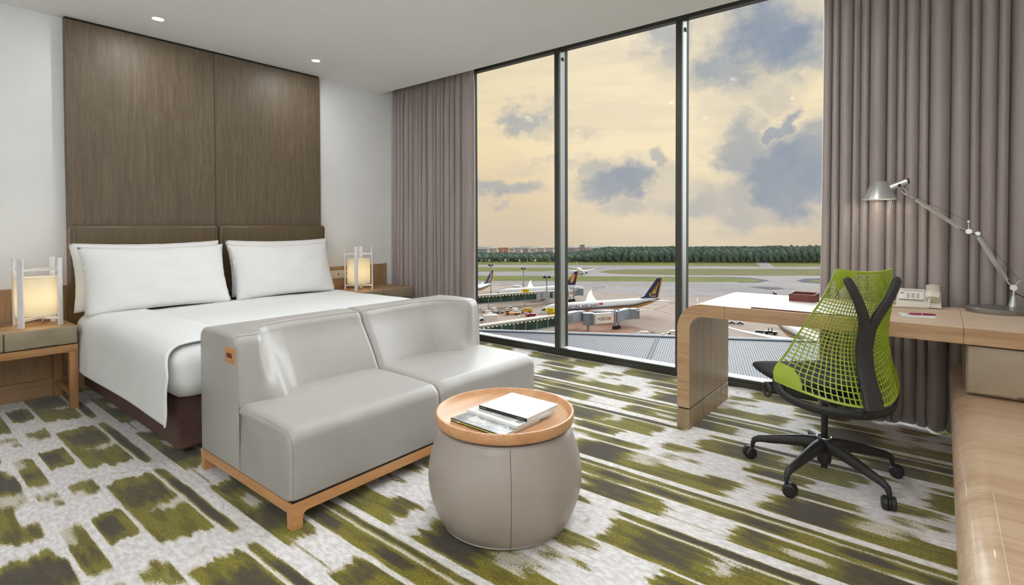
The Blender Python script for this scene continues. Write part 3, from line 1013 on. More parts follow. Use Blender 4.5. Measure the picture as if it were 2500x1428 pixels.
# ================================================================== sofa
M_leather = mat('pearl_leather', (172, 167, 161), 0.37, var=0.02, vscale=4, bump=0.10, bscale=420, spec=0.55, sheen=0.08)
M_thread = mat('pale_thread', (160, 152, 142), .7, var=.02)
M_beech = wood('beech_frame', (176, 122, 72), (196, 142, 90), (208, 158, 106), 'X', 1.0, 0.42, 1.4)
M_beechY = wood('beech_frame_side', (176, 122, 72), (196, 142, 90), (208, 158, 106), 'Y', 1.0, 0.42, 1.4)
SX0, SX1, SY0, SY1 = 1.058, 2.672, 1.985, 2.868
SXM = (SX0+SX1)/2
def sofa():
    t = thing('sofa', 'two-seat pearl grey leather sofa on a beech frame at the foot of the bed', 'sofa', (SXM, (SY0+SY1)/2, 0))
    W = SXM - SX0 - .002
    front_lo = [(0, 2.452), (.05, 2.445), (.11, 2.425), (.17, 2.395), (.205, 2.385), (.228, 2.405), (.25, 2.45), (.28, 2.490), (.32, 2.512), (.40, 2.526), (.52, 2.524), (.66, 2.508), (W-.03, 2.480), (W, 2.478)]
    front_hi = [(0, 2.470), (.04, 2.466), (.08, 2.455), (.105, 2.455), (.128, 2.480), (.148, 2.530), (.170, 2.585), (.198, 2.630), (.24, 2.660), (.32, 2.676), (.45, 2.680), (.62, 2.672), (W-.03, 2.650), (W, 2.648)]
    def lin(tb, x):
        if x <= tb[0][0]:
            return tb[0][1]
        for (x0, y0), (x1, y1) in zip(tb, tb[1:]):
            if x <= x1:
                return y0+(y1-y0)*(x-x0)/(x1-x0)
        return tb[-1][1]
    Z0, ZT, RT = .109, .712, .040
    def sm(tb, x):
        return (lin(tb, x-.010)+2*lin(tb, x)+lin(tb, x+.010))/4
    def half(sign):
        st = [0, .002, .006, .013, .022, .035, .05] + [.05+.0085*i for i in range(1, 34)] + [.36, .42, .5, .58, .66, .72, W-.045, W-.03, W-.018, W-.009, W-.003, W]
        rows = []
        for s in st:
            e = min(s, W-s)
            re = .022 if s < W/2 else .030
            ins = re*(1-math.sqrt(max(0, 1-(1-min(e, re)/re)**2)))
            row = []
            # rear face, top roll, front face
            row.append((SY1-ins*.5, Z0))
            row.append((SY1-ins*.5, Z0+.02))
            for z in (.25, .45, .58):
                row.append((SY1-ins*.5, z))
            zt = ZT - ins*.9
            for a in range(0, 91, 15):
                row.append((SY1-ins*.5-RT+RT*math.cos(R(a)), zt-RT+RT*math.sin(R(a))))
            fh = sm(front_hi, s)
            rf = .050
            row.append((lerp(SY1-RT, fh+rf, .5), zt+.004))
            for a in range(0, 91, 15):
                y = fh + rf - rf*math.sin(R(a)) + ins*.6
                row.append((y, zt-rf+rf*math.cos(R(a))))
            for z in (.60, .55, .50, .45, .40, .35, .28, .20, Z0+.012, Z0):
                k = max(0.0, min(1.0, (z-.36)/(zt-rf-.36)))
                k = k**1.25
                row.append((lerp(sm(front_lo, s), fh, k) + ins*.6, z))
            rows.append([(SX0+s if sign < 0 else SX1-s, y, z) for y, z in row])
        return Geo().loft(rows), rows
    for sg in (-1, 1):
        g, rows = half(sg)
        bk = obj('backrest', g, M_leather, t, ang=50)
        # sewn edge: up the arm front, over, and along the top front roll
        edge = [Vector(r[15]) for r in rows[3:-3]]
        sgn = -1 if sg < 0 else 1
        s2 = Geo().tube([p+Vector((0, -.0004, .0006)) for p in edge], .0013, 6)
        obj('top_seam', s2, M_thread, bk)
        s2 = Geo().tube([Vector(p)+Vector((sgn*.0006, -.0003, 0)) for p in rows[2][18:]], .0022, 6)
        obj('arm_seam', s2, M_thread, bk)
        # seat cushion: rounded block with dropped front edge
        xa, xb = (SX0, SXM-.0015) if sg < 0 else (SXM+.0015, SX1)
        r = .060
        prof = [(2.58, .109), (2.4465, .109), (2.44, .109), (SY0+.02, .109), (SY0+.004, .114), (SY0, .130), (SY0-.001, .20), (SY0-.001, .26), (SY0, .31)]
        prof += [(SY0+r-r*math.cos(R(a)), .338+r*math.sin(R(a))) for a in range(0, 91, 10)]
        prof += [(SY0+.14, .402), (SY0+.24, .405), (SY0+.34, .405), (2.44, .404), (2.4465, .404), (2.52, .403), (2.58, .402)]
        Wd = xb-xa
        def sp(q, y, z):
            e = min(q, Wd-q)
            re = .040
            er = 1-math.sqrt(max(0, 1-(1-min(e, re)/re)**2))
            zz = z - .034*er*sstep(.26, .39, z)
            yy = y + .020*er*(1-sstep(SY0, SY0+.15, y))
            qq = q
            if y > 2.446:
                qq = max(q, .014) if sg < 0 else min(q, Wd-.014)
            return Vector((xa+qq, yy, zz))
        qs = [0, .0015, .004, .008, .014, .022, .032, .042, .10, .2, .3, .4]
        qs = qs + [Wd-q for q in qs[::-1] if q < .4]
        st = obj('seat', Geo().loft([[sp(q, y, z) for y, z in prof] for q in qs]), M_leather, t, ang=50)
        qe = .009 if sg < 0 else Wd-.009
        pts = [sp(qe, y, z) + Vector((sgn*.0008, -.0006, .0006)) for y, z in prof[4:-4]]
        obj('seam', Geo().tube(pts, .0014, 6), M_thread, st)
        xe = SX0 if sg < 0 else SX1
        obj('side_piping', Geo().tube([(xe+sgn*.0002, 2.447, .111), (xe+sgn*.0006, 2.447, .25), (xe+sgn*.0006, 2.448, .36), (xe+sgn*.0002, 2.452, .40)], .0045, 8), M_leather, t)
    # beech frame: rails with shaped brackets into the legs
    fx0, fx1, fy0, fy1, zt, zb = SX0-.001, SX1+.001, SY0-.001, SY1, .104, .062
    def rail_profile(a, b):
        leg, rr = .046, .022
        o = [(a, 0), (a+leg, 0), (a+leg, zb-rr)]
        o += [(a+leg+rr-rr*math.cos(R(q)), zb-rr+rr*math.sin(R(q))) for q in (30, 60, 90)]
        o += [(b-leg-rr+rr*math.sin(R(q)), zb-rr+rr*math.cos(R(q))) for q in (0, 30, 60)]
        o += [(b-leg, zb-rr), (b-leg, 0), (b, 0), (b, zt), (a, zt)]
        return o
    obj('front_frame', Geo().prism(rail_profile(fx0, fx1), fy0, fy0+.040, 'Y'), M_beech, t, ang=25)
    obj('back_frame', Geo().prism(rail_profile(fx0, fx1), fy1-.040, fy1, 'Y'), M_beech, t, ang=25)
    for x in (fx0, fx1-.040):
        obj('side_frame', Geo().prism(rail_profile(fy0+.0405, fy1-.0405)[0:0] or [(fy0+.0402, zb), (fy1-.0402, zb), (fy1-.0402, zt), (fy0+.0402, zt)], x, x+.040, 'X'), M_beechY, t, ang=25)
    obj('shadow_strip', Geo().box(fx0+.006, fx1-.006, fy0+.006, fy1-.006, zt, .1088), mat('seat_gap_shade', (52, 38, 28), .9), t)  # dark strip painted as the shade between seat and frame
    # recessed wooden pull in the arm side
    h = obj('pull_plate', Geo().box(SX0-.0035, SX0+.004, 2.476, 2.576, .583, .655, .002), M_beechY, t)
    g = Geo().box(SX0-.0042, SX0+.004, 2.498, 2.556, .606, .632, .004, 3)
    obj('pull_recess', g, mat('pull_recess_dark', (96, 60, 30), .6), h)
    h2 = obj('pull_plate', Geo().box(SX1-.004, SX1+.0035, 2.476, 2.576, .583, .655, .002), M_beechY, t)
    obj('pull_recess', Geo().box(SX1-.004, SX1+.0042, 2.498, 2.556, .606, .632, .004, 3), mat('pull_recess_dark', (96, 60, 30), .6), h2)
sofa()

# ================================================================== ottoman table with tray top
M_ottoman = mat('taupe_hide', (170, 158, 148), 0.36, var=0.02, vscale=5, bump=0.10, bscale=380)
M_tray = wood('tray_wood', (180, 126, 80), (205, 152, 104), (220, 172, 126), 'X', 0.8, 0.42, 1.0, coat=.08)
OC = onz(1234, 1350, 0)
OC = Vector((OC.x, OC.y, 0)) + Vector((OC.x, OC.y, 0)).normalized()*.262
def ottoman():
    t = thing('ottoman', 'barrel-shaped taupe leather ottoman with a round wooden tray top', 'ottoman', OC)
    x, y = OC.x, OC.y
    prof = [(0, .004), (.250, .004), (.258, .012)]
    for i in range(1, 15):
        f = i/15
        prof.append((.262 + .052*math.sin(PI*(f**.92)) + .006*f, .012+.375*f))
    prof += [(.270, .387), (.262, .393), (.24, .394), (0, .394)]
    body = obj('body', Geo().lathe(prof, 96, (x, y, 0)), M_ottoman, t, ang=50)
    # sewn joints between the hide panels
    for k in range(3):
        a = math.atan2(-y, -x) + math.radians(4) + k*2*PI/3
        g = Geo()
        pts = [((r+.0004)*math.cos(a)+x, (r+.0004)*math.sin(a)+y, z) for r, z in prof[2:-3]]
        g.tube(pts, .0013, 6)
        for s in (-1, 1):
            a2 = a + s*.011
            for r, z in [(lerp(p[0], q[0], f), lerp(p[1], q[1], f)) for p, q in zip(prof[2:-4], prof[3:-3]) for f in (0, .33, .66)]:
                pass
        obj('panel_seam', g, mat('seam_shadow', (104, 94, 84), .7), body)
    obj('top_welt', Geo().tube([(x+.268*math.cos(2*PI*k/64), y+.268*math.sin(2*PI*k/64), .390) for k in range(65)], .003, 6, cap=False), M_ottoman, body)
    obj('bottom_welt', Geo().tube([(x+.259*math.cos(2*PI*k/64), y+.259*math.sin(2*PI*k/64), .012) for k in range(65)], .003, 6, cap=False), M_ottoman, body)
    obj('neck', Geo().lathe([(.255, .390), (.255, .402)], 64, (x, y, 0)), M_gasket, t)
    z = .402
    tp = [(0, z), (.272, z), (.281, z+.004), (.2845, z+.012), (.2865, z+.040), (.284, z+.0455), (.278, z+.0465), (.272, z+.042), (.266, z+.030), (.258, z+.0255), (0, z+.025)]
    obj('tray_top', Geo().lathe(tp, 96, (x, y, 0)), M_tray, t, ang=50)
ottoman()
TRAY_Z = .402+.0256

# ---- magazines on the tray
def magazine(label, px4, z, th, cover, spine, extra):
    # px4: pixel corners (spine far-left, spine near-right, fore near-right, fore far) -> horizontal position only
    a, b = onz(*px4[0], z+th), onz(*px4[1], z+th)
    c = onz(*px4[2], z+th)
    ex = (b-a); L = ex.length; ex.normalize()
    ey = Vector((-ex.y, ex.x, 0))
    if (c-a).dot(ey) < 0:
        ey = -ey
    Wd = (c-a).dot(ey)
    O = Vector((a.x, a.y, z))
    M = Matrix(((ex.x, ey.x, 0, O.x), (ex.y, ey.y, 0, O.y), (0, 0, 1, O.z), (0, 0, 0, 1)))
    ctr = M @ Vector((L/2, Wd/2, 0))
    t = thing('magazine', label, 'magazine', ctr, 0, 'magazines on the tray')
    obj('pages', Geo().box(.002, L-.002, .002, Wd-.003, .0012, th-.0012, M=M), mat('page_edges', (236, 234, 230), .8, var=.02, vscale=200, stretch=(1, 1, 30)), t, smooth=False)
    cov = Geo().box(0, L, 0, Wd, th-.0012, th, M=M).box(0, L, 0, Wd, 0, .0012, M=M)
    cv = obj('cover', cov, cover, t, smooth=False)
    obj('spine', Geo().box(0, L, -.0012, .002, 0, th, M=M), spine, t, smooth=False)
    extra(t, cv, M, L, Wd, th)
def photo_cover(name, ca, cb, cc, sc):
    m, T, p, o = bsdf(name)
    co = T.node('ShaderNodeTexCoord').outputs['Object']
    n = T.noise(co, sc, 5, .6, .6)
    n2 = T.noise(co, sc*5, 4, .7)
    cl = T.ramp(T.m('ADD', T.m('MULTIPLY', n, .7), T.m('MULTIPLY', n2, .3)), [(.36, srgb(*ca)), (.5, srgb(*cb)), (.62, srgb(*cc))])
    T.put(p, 'Base Color', cl)
    p.inputs['Roughness'].default_value = .25
    return m
M_white = mat('white_print', (246, 246, 244), .4, var=.01)
M_black = mat('black_print', (36, 35, 34), .4, var=.02)
M_print_grey = mat('grey_print', (150, 150, 148), .5, var=.05)
def magazines():
    c1 = photo_cover('cover_garden', (120, 122, 116), (168, 168, 162), (206, 202, 204), 14)
    def e1(t, cv, M, L, W, th):
        obj('spine_edge', Geo().box(.0, L, -.0016, .0005, .004, th-.003, M=M), mat('lime_spine', (178, 186, 96), .5), cv, smooth=False)
        obj('barcode', Geo().box(.035, .055, -.0022, 0, .004, th-.003, M=M), M_white, cv, smooth=False)
        obj('cover_bloom', Geo().box(.02, .17, .10, .155, th, th+.0002, M=M), photo_cover('cover_bloom', (150, 112, 122), (190, 170, 180), (210, 200, 206), 40), cv, smooth=False)
        T = M @ Matrix.Translation((L-.042, .055, th+.0004)) @ Matrix.Rotation(PI/2, 4, 'Z') @ Matrix.Rotation(0, 4, 'X')
        obj('title', text_geo('O', .062, T), M_white, cv, smooth=False)
        for i in range(4):
            obj('caption_line', Geo().box(.062+i*.011, .068+i*.011, .035, .085-.006*i, th, th+.0003, M=M), M_white, cv, smooth=False)
    magazine('grey-covered magazine with a lime green spine, lowest of the pile on the tray', [(1101, 1020), (1227, 1063), (1320, 1022), (1180, 985)], TRAY_Z, .012, c1, M_black, e1)
    c2 = photo_cover('cover_house', (176, 174, 170), (226, 224, 220), (240, 239, 236), 9)
    def e2(t, cv, M, L, W, th):
        obj('photo_band', Geo().box(.02, L-.05, .052, .072, th, th+.0003, M=M), photo_cover('band_photo', (90, 86, 82), (160, 150, 146), (214, 206, 200), 50), cv, smooth=False)
        obj('masthead_block', Geo().box(L-.035, L-.012, .028, .055, th, th+.0003, M=M), M_print_grey, cv, smooth=False)
        obj('caption_line', Geo().box(.03, L-.06, .024, .028, th, th+.0003, M=M), M_print_grey, cv, smooth=False)
    magazine('white magazine sandwiched between two others on the round tray', [(1141, 1000), (1262, 1041), (1340, 1003), (1190, 975)], TRAY_Z+.0124, .010, c2, M_white, e2)
    c3 = photo_cover('cover_tower', (206, 207, 205), (226, 227, 225), (240, 240, 238), 16)
    def e3(t, cv, M, L, W, th):
        n = 0
        for i in range(15):
            w = .0012
            x = .012 + i*.0085
            obj('facade_line', Geo().box(x, x+w, .03, .12-.003*abs(i-7), th, th+.00025, M=M), M_print_grey, cv, smooth=False)
        for (a, b) in ((.008, .020), (.022, .036), (L-.050, L-.012)):
            obj('spine_lettering', Geo().box(a, b, -.0018, -.001, .005, th-.005, M=M), M_print_grey, cv, smooth=False)
    magazine('pale magazine with a black spine on top of the pile on the tray', [(1170, 989), (1286, 1022), (1378, 990), (1268, 958)], TRAY_Z+.0228, .013, c3, M_black, e3)
magazines()

# ================================================================== desk
M_deskedge = wood('desk_oak_edge', (158, 120, 84), (184, 148, 110), (200, 166, 130), 'Y', 1.0, 0.42, 1.3)
M_desktop_lit = wood('desk_oak_top_lit', (198, 172, 142), (216, 192, 164), (226, 205, 180), 'Y', 0.6, 0.48, 1.0)  # paler than the edge oak: light on the top put into colour
M_deskleg = wood('desk_oak_leg', (140, 116, 84), (160, 136, 102), (176, 152, 118), 'Z', 0.8, 0.38, 1.0)
M_drawer = mat('taupe_drawer_leather', (168, 150, 126), 0.42, var=0.03, vscale=5, bump=0.07, bscale=600)
DX0, DX1, DZT, DTH = 3.068, 3.80, .75, .0725
def desk():
    t = thing('desk', 'oak desk with one rounded waterfall leg standing before the window', 'desk', (3.5, .4, 0))
    Yo, Yi, ro, ri = 1.224, 1.150, .150, .078
    # bent end: leg, curve and the first stretch of top
    out = [(Yo, .128), (Yo, DZT-ro)] + arc(Yo-ro, DZT-ro, ro, 0, 90, 12)[1:] + [(.952, DZT), (.952, DZT-DTH)]
    out += [(Yi-ri, DZT-DTH)] + arc(Yi-ri, DZT-DTH-ri, ri, 90, 0, 10)[1:] + [(Yi, .128)]
    g = Geo().prism(out, DX0, DX1, 'X')
    # faces: ends use edge oak, inner/outer skins use leg oak, top stretch uses the paler lit top oak
    n = len(out)
    for k in range(len(g.f)):
        f = g.f[k]
        if len(f) > 4:
            g.mi[k] = 0
        else:
            ys = [g.v[i].y for i in f]
            zs = [g.v[i].z for i in f]
            g.mi[k] = 2 if (min(zs) > DZT-.07) else 1
    obj('waterfall_leg', g, [M_deskedge, M_deskleg, M_desktop_lit], t, ang=30)
    obj('leg_plinth', Geo().box(DX0, DX1, Yi, Yo, 0, .118, .001, 1), M_deskleg, t)
    obj('plinth_gap', Geo().box(DX0+.006, DX1-.006, Yi+.006, Yo-.006, .118, .128), M_gasket, t)
    for (a, b) in ((-.077, .951), (-.655, -.0782)):
        g = Geo().box(DX0, DX1, a, b, DZT-DTH, DZT, .001, 1)
        for k, f in enumerate(g.f):
            if sum(g.v[i].z for i in f)/len(f) > DZT-.002:
                g.mi[k] = 1
        obj('desk_slab', g, [M_deskedge, M_desktop_lit], t, ang=20)
    # drawer box hanging under the wall end
    obj('drawer_box', Geo().box(DX0+.045, DX1-.02, -.655, -.088, .452, DZT-DTH-.002, .001, 1), M_drawer, t)
    d = obj('drawer_front', Geo().box(DX0+.020, DX0+.043, -.653, -.092, .462, DZT-DTH-.008, .006, 3), M_drawer, t)
    obj('finger_pull_shade', Geo().box(DX0+.0185, DX0+.034, -.45, -.255, .458, .472, .003), mat('drawer_pull_shadow', (96, 78, 58), .7), d)  # dark strip painted as shade in the drawer pull
desk()

# ================================================================== built-in bench along the wall
M_bench = wood('bench_oak', (176, 142, 108), (203, 172, 140), (216, 190, 160), 'Y', 0.55, 0.30, 0.9, coat=.15)
def bench():
    t = thing('bench', 'low oak bench with a rolled front edge running under the desk end', 'bench', (1.4, -.35, 0))
    zt, yf, r = .447, -.038, .085
    roll = arc(yf-r, zt-r, r, 90, 0, 12)
    full = [(YR+.003, zt)] + roll + [(yf-.004, .22), (yf-.018, .06), (yf-.05, .0), (YR+.003, 0)]
    obj('end_section', Geo().prism(full, 2.0, 3.85, 'X'), M_bench, t, ang=40)
    cut = -.118
    obj('seat_board', Geo().prism([(YR+.003, zt), (cut-.001, zt), (cut-.001, .0), (YR+.003, 0)], -1.6, 1.9985, 'X'), M_bench, t, ang=40)
    front = [(cut+.0006, zt)] + [p for p in roll if p[0] > cut+.002] + [(yf-.004, .22), (yf-.018, .06), (yf-.05, .0), (cut+.0006, 0)]
    fr = obj('drawer_front', Geo().prism(front, -1.6, 1.9975, 'X'), M_bench, t, ang=40)
    obj('edge_bead', Geo().box(-1.6, 1.9975, cut-.0008, cut+.0008, zt-.004, zt+.0004), mat('pale_bead', (226, 214, 196), .5), fr, smooth=False)
bench()

# ================================================================== things on the desk
M_redleather = mat('oxblood_leather', (110, 52, 40), 0.45, var=0.05, vscale=30, bump=0.1, bscale=900)
M_padtop = mat('pale_blotter', (224, 220, 214), 0.5, var=0.01)
def desk_things():
    z = DZT+.0006
    t = thing('desk_pad', 'pale desk blotter with an oxblood leather edge behind the green chair', 'desk pad', (3.30, .56, z))
    obj('board', Geo().box(3.085, 3.525, .305, .815, z, z+.006, .0015), M_redleather, t)
    obj('blotter_sheet', Geo().box(3.088, 3.522, .308, .812, z+.0058, z+.0075), M_padtop, t, smooth=False)
    t = thing('letter_tray', 'small open brown leather box on the desk', 'desk tray', (3.55, .64, z))
    x0, x1, y0, y1, h = 3.475, 3.632, .570, .705, .050
    obj('bottom', Geo().box(x0, x1, y0, y1, z, z+.005), M_redleather, t)
    for (a, b, c, d) in ((x0, x0+.006, y0, y1), (x1-.006, x1, y0, y1), (x0+.0062, x1-.0062, y0, y0+.006), (x0+.0062, x1-.0062, y1-.006, y1)):
        w = obj('side_wall', Geo().box(a, b, c, d, z+.0002, z+h, .001, 1), M_redleather, t)
        obj('top_edge', Geo().box(a+.0008, b-.0008, c+.0008, d-.0008, z+h, z+h+.0006), mat('cut_edge', (206, 184, 168), .6), w, smooth=False)
    # notepad and pen
    a, b, c = onz(2204, 773, z), onz(2287, 778, z), onz(2287, 766, z)
    ex = (b-a).normalized()
    ey = Vector((-ex.y, ex.x, 0))
    if ey.x < 0:
        ey = -ey
    L, W = (b-a).length, .115
    M = Matrix(((ex.x, ey.x, 0, a.x), (ex.y, ey.y, 0, a.y), (0, 0, 1, z), (0, 0, 0, 1)))
    t = thing('notepad', 'white notepad lying before the telephone', 'notepad', M @ Vector((L/2, W/2, 0)))
    obj('sheets', Geo().box(0, L, 0, W, 0, .004, M=M), M_white, t, smooth=False)
    obj('backing_card', Geo().box(-.0004, L+.0004, -.0004, W+.0004, -.0004, .0006, M=M), M_print_grey, t, smooth=False)
    t = thing('pen', 'crimson ballpoint pen lying on the white notepad', 'pen', M @ Vector((L*.5, W*.5, .004)))
    Mp = M @ Matrix.Translation((.022, .055, .0092)) @ Matrix.Rotation(R(7), 4, 'Z') @ Matrix.Rotation(PI/2, 4, 'Y')
    M_crim = mat('crimson_lacquer', (150, 22, 66), 0.25, var=.03, coat=.4)
    obj('lower_barrel', Geo().lathe([(0, .010), (.002, .010), (.0042, .020), (.005, .045), (.005, .064), (0, .064)], 14, M=Mp), M_crim, t)
    obj('upper_barrel', Geo().lathe([(0, .068), (.0052, .068), (.005, .100), (.0035, .122), (0, .124)], 14, M=Mp), M_crim, t)
    obj('ring', Geo().lathe([(0, .064), (.0054, .064), (.0054, .068), (0, .068)], 14, M=Mp), M_chrome, t)
    obj('tip', Geo().lathe([(0, 0), (.0008, .0005), (.002, .010), (0, .010)], 14, M=Mp), M_chrome, t)
    # telephone
    M_ph = mat('cream_plastic', (226, 217, 202), 0.38, var=.015)
    M_ph2 = mat('cream_plastic_dark', (196, 184, 166), 0.45, var=.02)
    c0 = Vector((3.775, .100, z))
    t = thing('telephone', 'cream desk telephone with a coiled cord beside the notepad', 'telephone', c0)
    M = Matrix.Translation(c0) @ Matrix.Rotation(R(-90), 4, 'Z')      # local x runs along -Y (right in the picture), y towards the window
    wedge = [(-.105, .004), (-.100, .020), (-.060, .048), (.06, .080), (.098, .084), (.108, .074), (.108, .004)]
    g = Geo()
    for xa, xb, ins in ((-.098, -.090, .010), (-.090, .090, 0), (.090, .098, .010)):
        pass
    rows = []
    for xx, k in ((-.100, .85), (-.097, .95), (-.088, 1.0), (.088, 1.0), (.097, .95), (.100, .85)):
        rows.append([M @ Vector((xx, yy*(.92+.08*k), .004+(zz-.004)*k)) for yy, zz in wedge])
    g.loft(rows)
    body = obj('body', g, M_ph, t, ang=35)
    sl = math.atan2(.080-.048, .12)
    Mf = M @ Matrix.Translation((-.028, -.060, .0488)) @ Matrix.Rotation(sl, 4, 'X')
    obj('faceplate', Geo().box(-.062, .052, -.028, .118, 0, .0016, .0006, 1, Mf), M_white, body)
    M_key = mat('phone_keys', (205, 190, 172), .5, var=.03)
    for r_ in range(4):
        for c_ in range(3):
            obj('key', Geo().box(-.026+c_*.022, -.012+c_*.022, -.012+r_*.020, .000+r_*.020, .0016, .0046, .001, 1, Mf), M_key, body)
    obj('message_lamp', Geo().box(-.056, -.038, .054, .062, .0016, .004, .001, 1, Mf), M_redleather, body)
    obj('brand_strip', Geo().box(-.050, .046, .100, .108, .0016, .0024, M=Mf), mat('rose_strip', (176, 130, 130), .5), body)
    # handset on its cradle at the right side
    hx = .062
    path = [Vector((hx, -.104, .058)), Vector((hx, -.088, .073)), Vector((hx, -.045, .083)), Vector((hx, .02, .094)), Vector((hx, .070, .101)), Vector((hx, .098, .101)), Vector((hx, .110, .092))]
    rr = [(.028, .012), (.035, .018), (.033, .015), (.031, .014), (.033, .015), (.035, .017), (.028, .010)]
    obj('handset', Geo().tube([M @ p for p in path], rr, 16), M_ph, t, ang=60)
    obj('cradle', Geo().box(.034, .098, -.092, .108, .030, .072, .010, 3, M), M_ph2, t)
    coil = []
    A, B, Cc, D = M @ Vector((.050, -.112, .052)), M @ Vector((.030, -.150, .010)), M @ Vector((-.10, -.175, .007)), M @ Vector((-.135, -.070, .010))
    E_ = M @ Vector((-.100, -.010, .012))
    path = bez(A, A+(M.to_3x3() @ Vector((-.01, -.03, -.03))), B+(M.to_3x3() @ Vector((.03, 0, 0))), B, 20) + bez(B, B+(M.to_3x3() @ Vector((-.05, -.01, 0))), Cc+(M.to_3x3() @ Vector((.03, .005, 0))), Cc, 40)[1:] + bez(Cc, Cc+(M.to_3x3() @ Vector((-.05, -.008, 0))), D+(M.to_3x3() @ Vector((0, -.05, 0))), D, 30)[1:] + bez(D, D+(M.to_3x3() @ Vector((0, .03, 0))), E_+(M.to_3x3() @ Vector((-.02, .01, 0))), E_, 14)[1:]
    turns = 120
    n = 960
    pts = []
    for i in range(n+1):
        f = i/n*(len(path)-1)
        k = min(int(f), len(path)-2)
        p = path[k].lerp(path[k+1], f-k)
        tg = (path[k+1]-path[k]).normalized()
        up = Vector((0, 0, 1))
        sd = tg.cross(up).normalized()
        a = i/n*turns*2*PI
        q = p + (sd*math.cos(a) + up*math.sin(a))*.0052
        q.z = max(q.z, z+.0022)
        pts.append(q)
    obj('coiled_cord', Geo().tube(pts, .0021, 5), M_ph, t, ang=80)
desk_things()

def desk_lamp():
    M_al = mat('satin_aluminium', (206, 207, 206), 0.32, metal=.75, var=.02, vscale=30)
    M_steel = mat('dark_steel', (150, 148, 146), 0.35, metal=.8, var=.03)
    M_pol = mat('polished_aluminium', (222, 222, 222), .14, metal=1.0, var=.02)
    z = DZT+.0006
    bx, by = 3.72, -.222
    t = thing('desk_lamp', 'silver swing-arm desk lamp with a conical shade on a round base', 'desk lamp', (bx, by, z))
    obj('base', Geo().lathe([(0, 0), (.124, 0), (.126, .004), (.126, .022), (.122, .026), (0, .027)], 56, (bx, by, z)), M_steel, t)
    XP = 3.80
    P_ = lambda px, py: onx(px, py, XP)
    pole = P_(2472, 741)
    bp = Vector((pole.x, pole.y, z+.026))
    # everything lives in the vertical plane x = XP through the stem
    j1 = P_(2476, 700)
    obj('stem', Geo().tube([bp, bp.lerp(j1, .55)], [.019, .009], 20).tube([bp.lerp(j1, .5), j1], .0055, 12), M_al, t)
    a0, a1 = P_(2457, 684), P_(2389, 578)
    b0, b1 = P_(2343, 556), P_(2236, 487)
    j2 = P_(2367, 562)
    def flatarm(name, p, q):
        obj(name, Geo().tube([p, q], [(.011, .011), (.011, .011)], 4), M_al, t, ang=20)
    flatarm('lower_arm', a0, a1)
    flatarm('upper_arm', b0, b1)
    jx = Vector((1, 0, 0))
    def pivot(p, r, w=.012):
        M = Matrix.Translation(p) @ Matrix.Rotation(PI/2, 4, 'Y')
        return Geo().lathe([(0, -w), (r, -w), (r, w), (0, w)], 20, M=M)
    g = pivot(P_(2474, 702), .015)
    for s in (-.007, .007):
        g.tube([P_(2474, 702)+jx*s, P_(2462, 692)+jx*s, a0+jx*s*.5], .0035, 8)
        g.tube([P_(2474, 702)+jx*s, P_(2490, 684)+jx*s], .0045, 8)
    obj('base_joint', g, M_pol, t)
    g = pivot(P_(2365, 565), .014)
    g.v += []
    g2 = pivot(P_(2387, 570), .011)
    o_ = len(g.v)
    g.add(g2.v, g2.f)
    for s in (-.007, .007):
        g.tube([P_(2365, 565)+jx*s, P_(2387, 570)+jx*s], .004, 8)
        g.tube([P_(2365, 565)+jx*s, P_(2364, 541)+jx*s], .004, 8)
        g.tube([P_(2365, 565)+jx*s, b0+jx*s*.5], .0035, 8)
        g.tube([P_(2387, 570)+jx*s, a1+jx*s*.5], .0035, 8)
    g.tube([P_(2364, 541)-jx*.010, P_(2364, 541)+jx*.010], .006, 10)
    obj('elbow_joint', g, M_pol, t)
    w = Geo().tube([P_(2490, 684), P_(2392, 572)], .0008, 5).tube([P_(2363, 541), P_(2238, 481)], .0008, 5)
    obj('tension_wire', w, M_gasket, t)
    cb = Geo().tube(bez(a1, a1+Vector((0, .01, .02)), P_(2350, 566), b0, 10), .0026, 6)
    cb.tube(bez(a0, a0+Vector((0, -.005, -.02)), P_(2464, 698), P_(2470, 712), 10), .0026, 6)
    cb.tube(bez(P_(2476, 715), P_(2485, 718), P_(2495, 722), P_(2520, 740), 8), .0026, 6)
    obj('flex', cb, M_gasket, t)
    hd = P_(2197, 452)
    g = Geo()
    for s in (-.009, .009):
        g.tube([b1+jx*s*.6, P_(2220, 478)+jx*s, P_(2205, 458)+jx*s, P_(2197, 455)+jx*s], .003, 8)
    g.tube([b1, P_(2212, 476), P_(2200, 466)], .004, 8)
    obj('head_fork', g, M_pol, t)
    # socket barrel behind the shade
    e0, e1 = P_(2174, 458), P_(2214, 443)
    obj('lamp_socket', Geo().tube([e0, e0.lerp(e1, .5), e1], [.019, .018, .019], 20).tube([e1, e1.lerp(P_(2219, 441), 1)], .014, 16), M_al, t)
    obj('socket_knob', Geo().tube([P_(2197, 453)-jx*.024, P_(2197, 453)+jx*.024], .009, 14).tube([P_(2216, 442), P_(2220, 441)], .016, 14), M_gasket, t)
    tc = P_(2147, 443)
    bc = P_(2146.5, 487)
    r0, r1 = .038, .086
    ax = (tc-bc)
    h = ax.length
    q = ax.to_track_quat('Z', 'Y').to_matrix().to_4x4()
    M = Matrix.Translation(bc) @ q
    prof = [(0, h), (r0-.004, h), (r0, h-.003), (r1, .002), (r1+.001, 0), (r1-.002, 0), (r0-.002, h-.006), (0, h-.006)]
    shd = obj('shade', Geo().lathe(prof, 48, M=M), M_al, t, ang=30)
    obj('bulb', Geo().lathe([(0, h-.008), (.016, h-.012), (.028, h*.55), (.026, h*.38), (.012, h*.27), (0, h*.26)], 20, M=M), mat('opal_bulb', (250, 246, 236), .4, var=0, emit=2.0), t)
    hk = bez(P_(2176, 490), P_(2175, 505), P_(2171, 520), P_(2168.5, 523), 10)
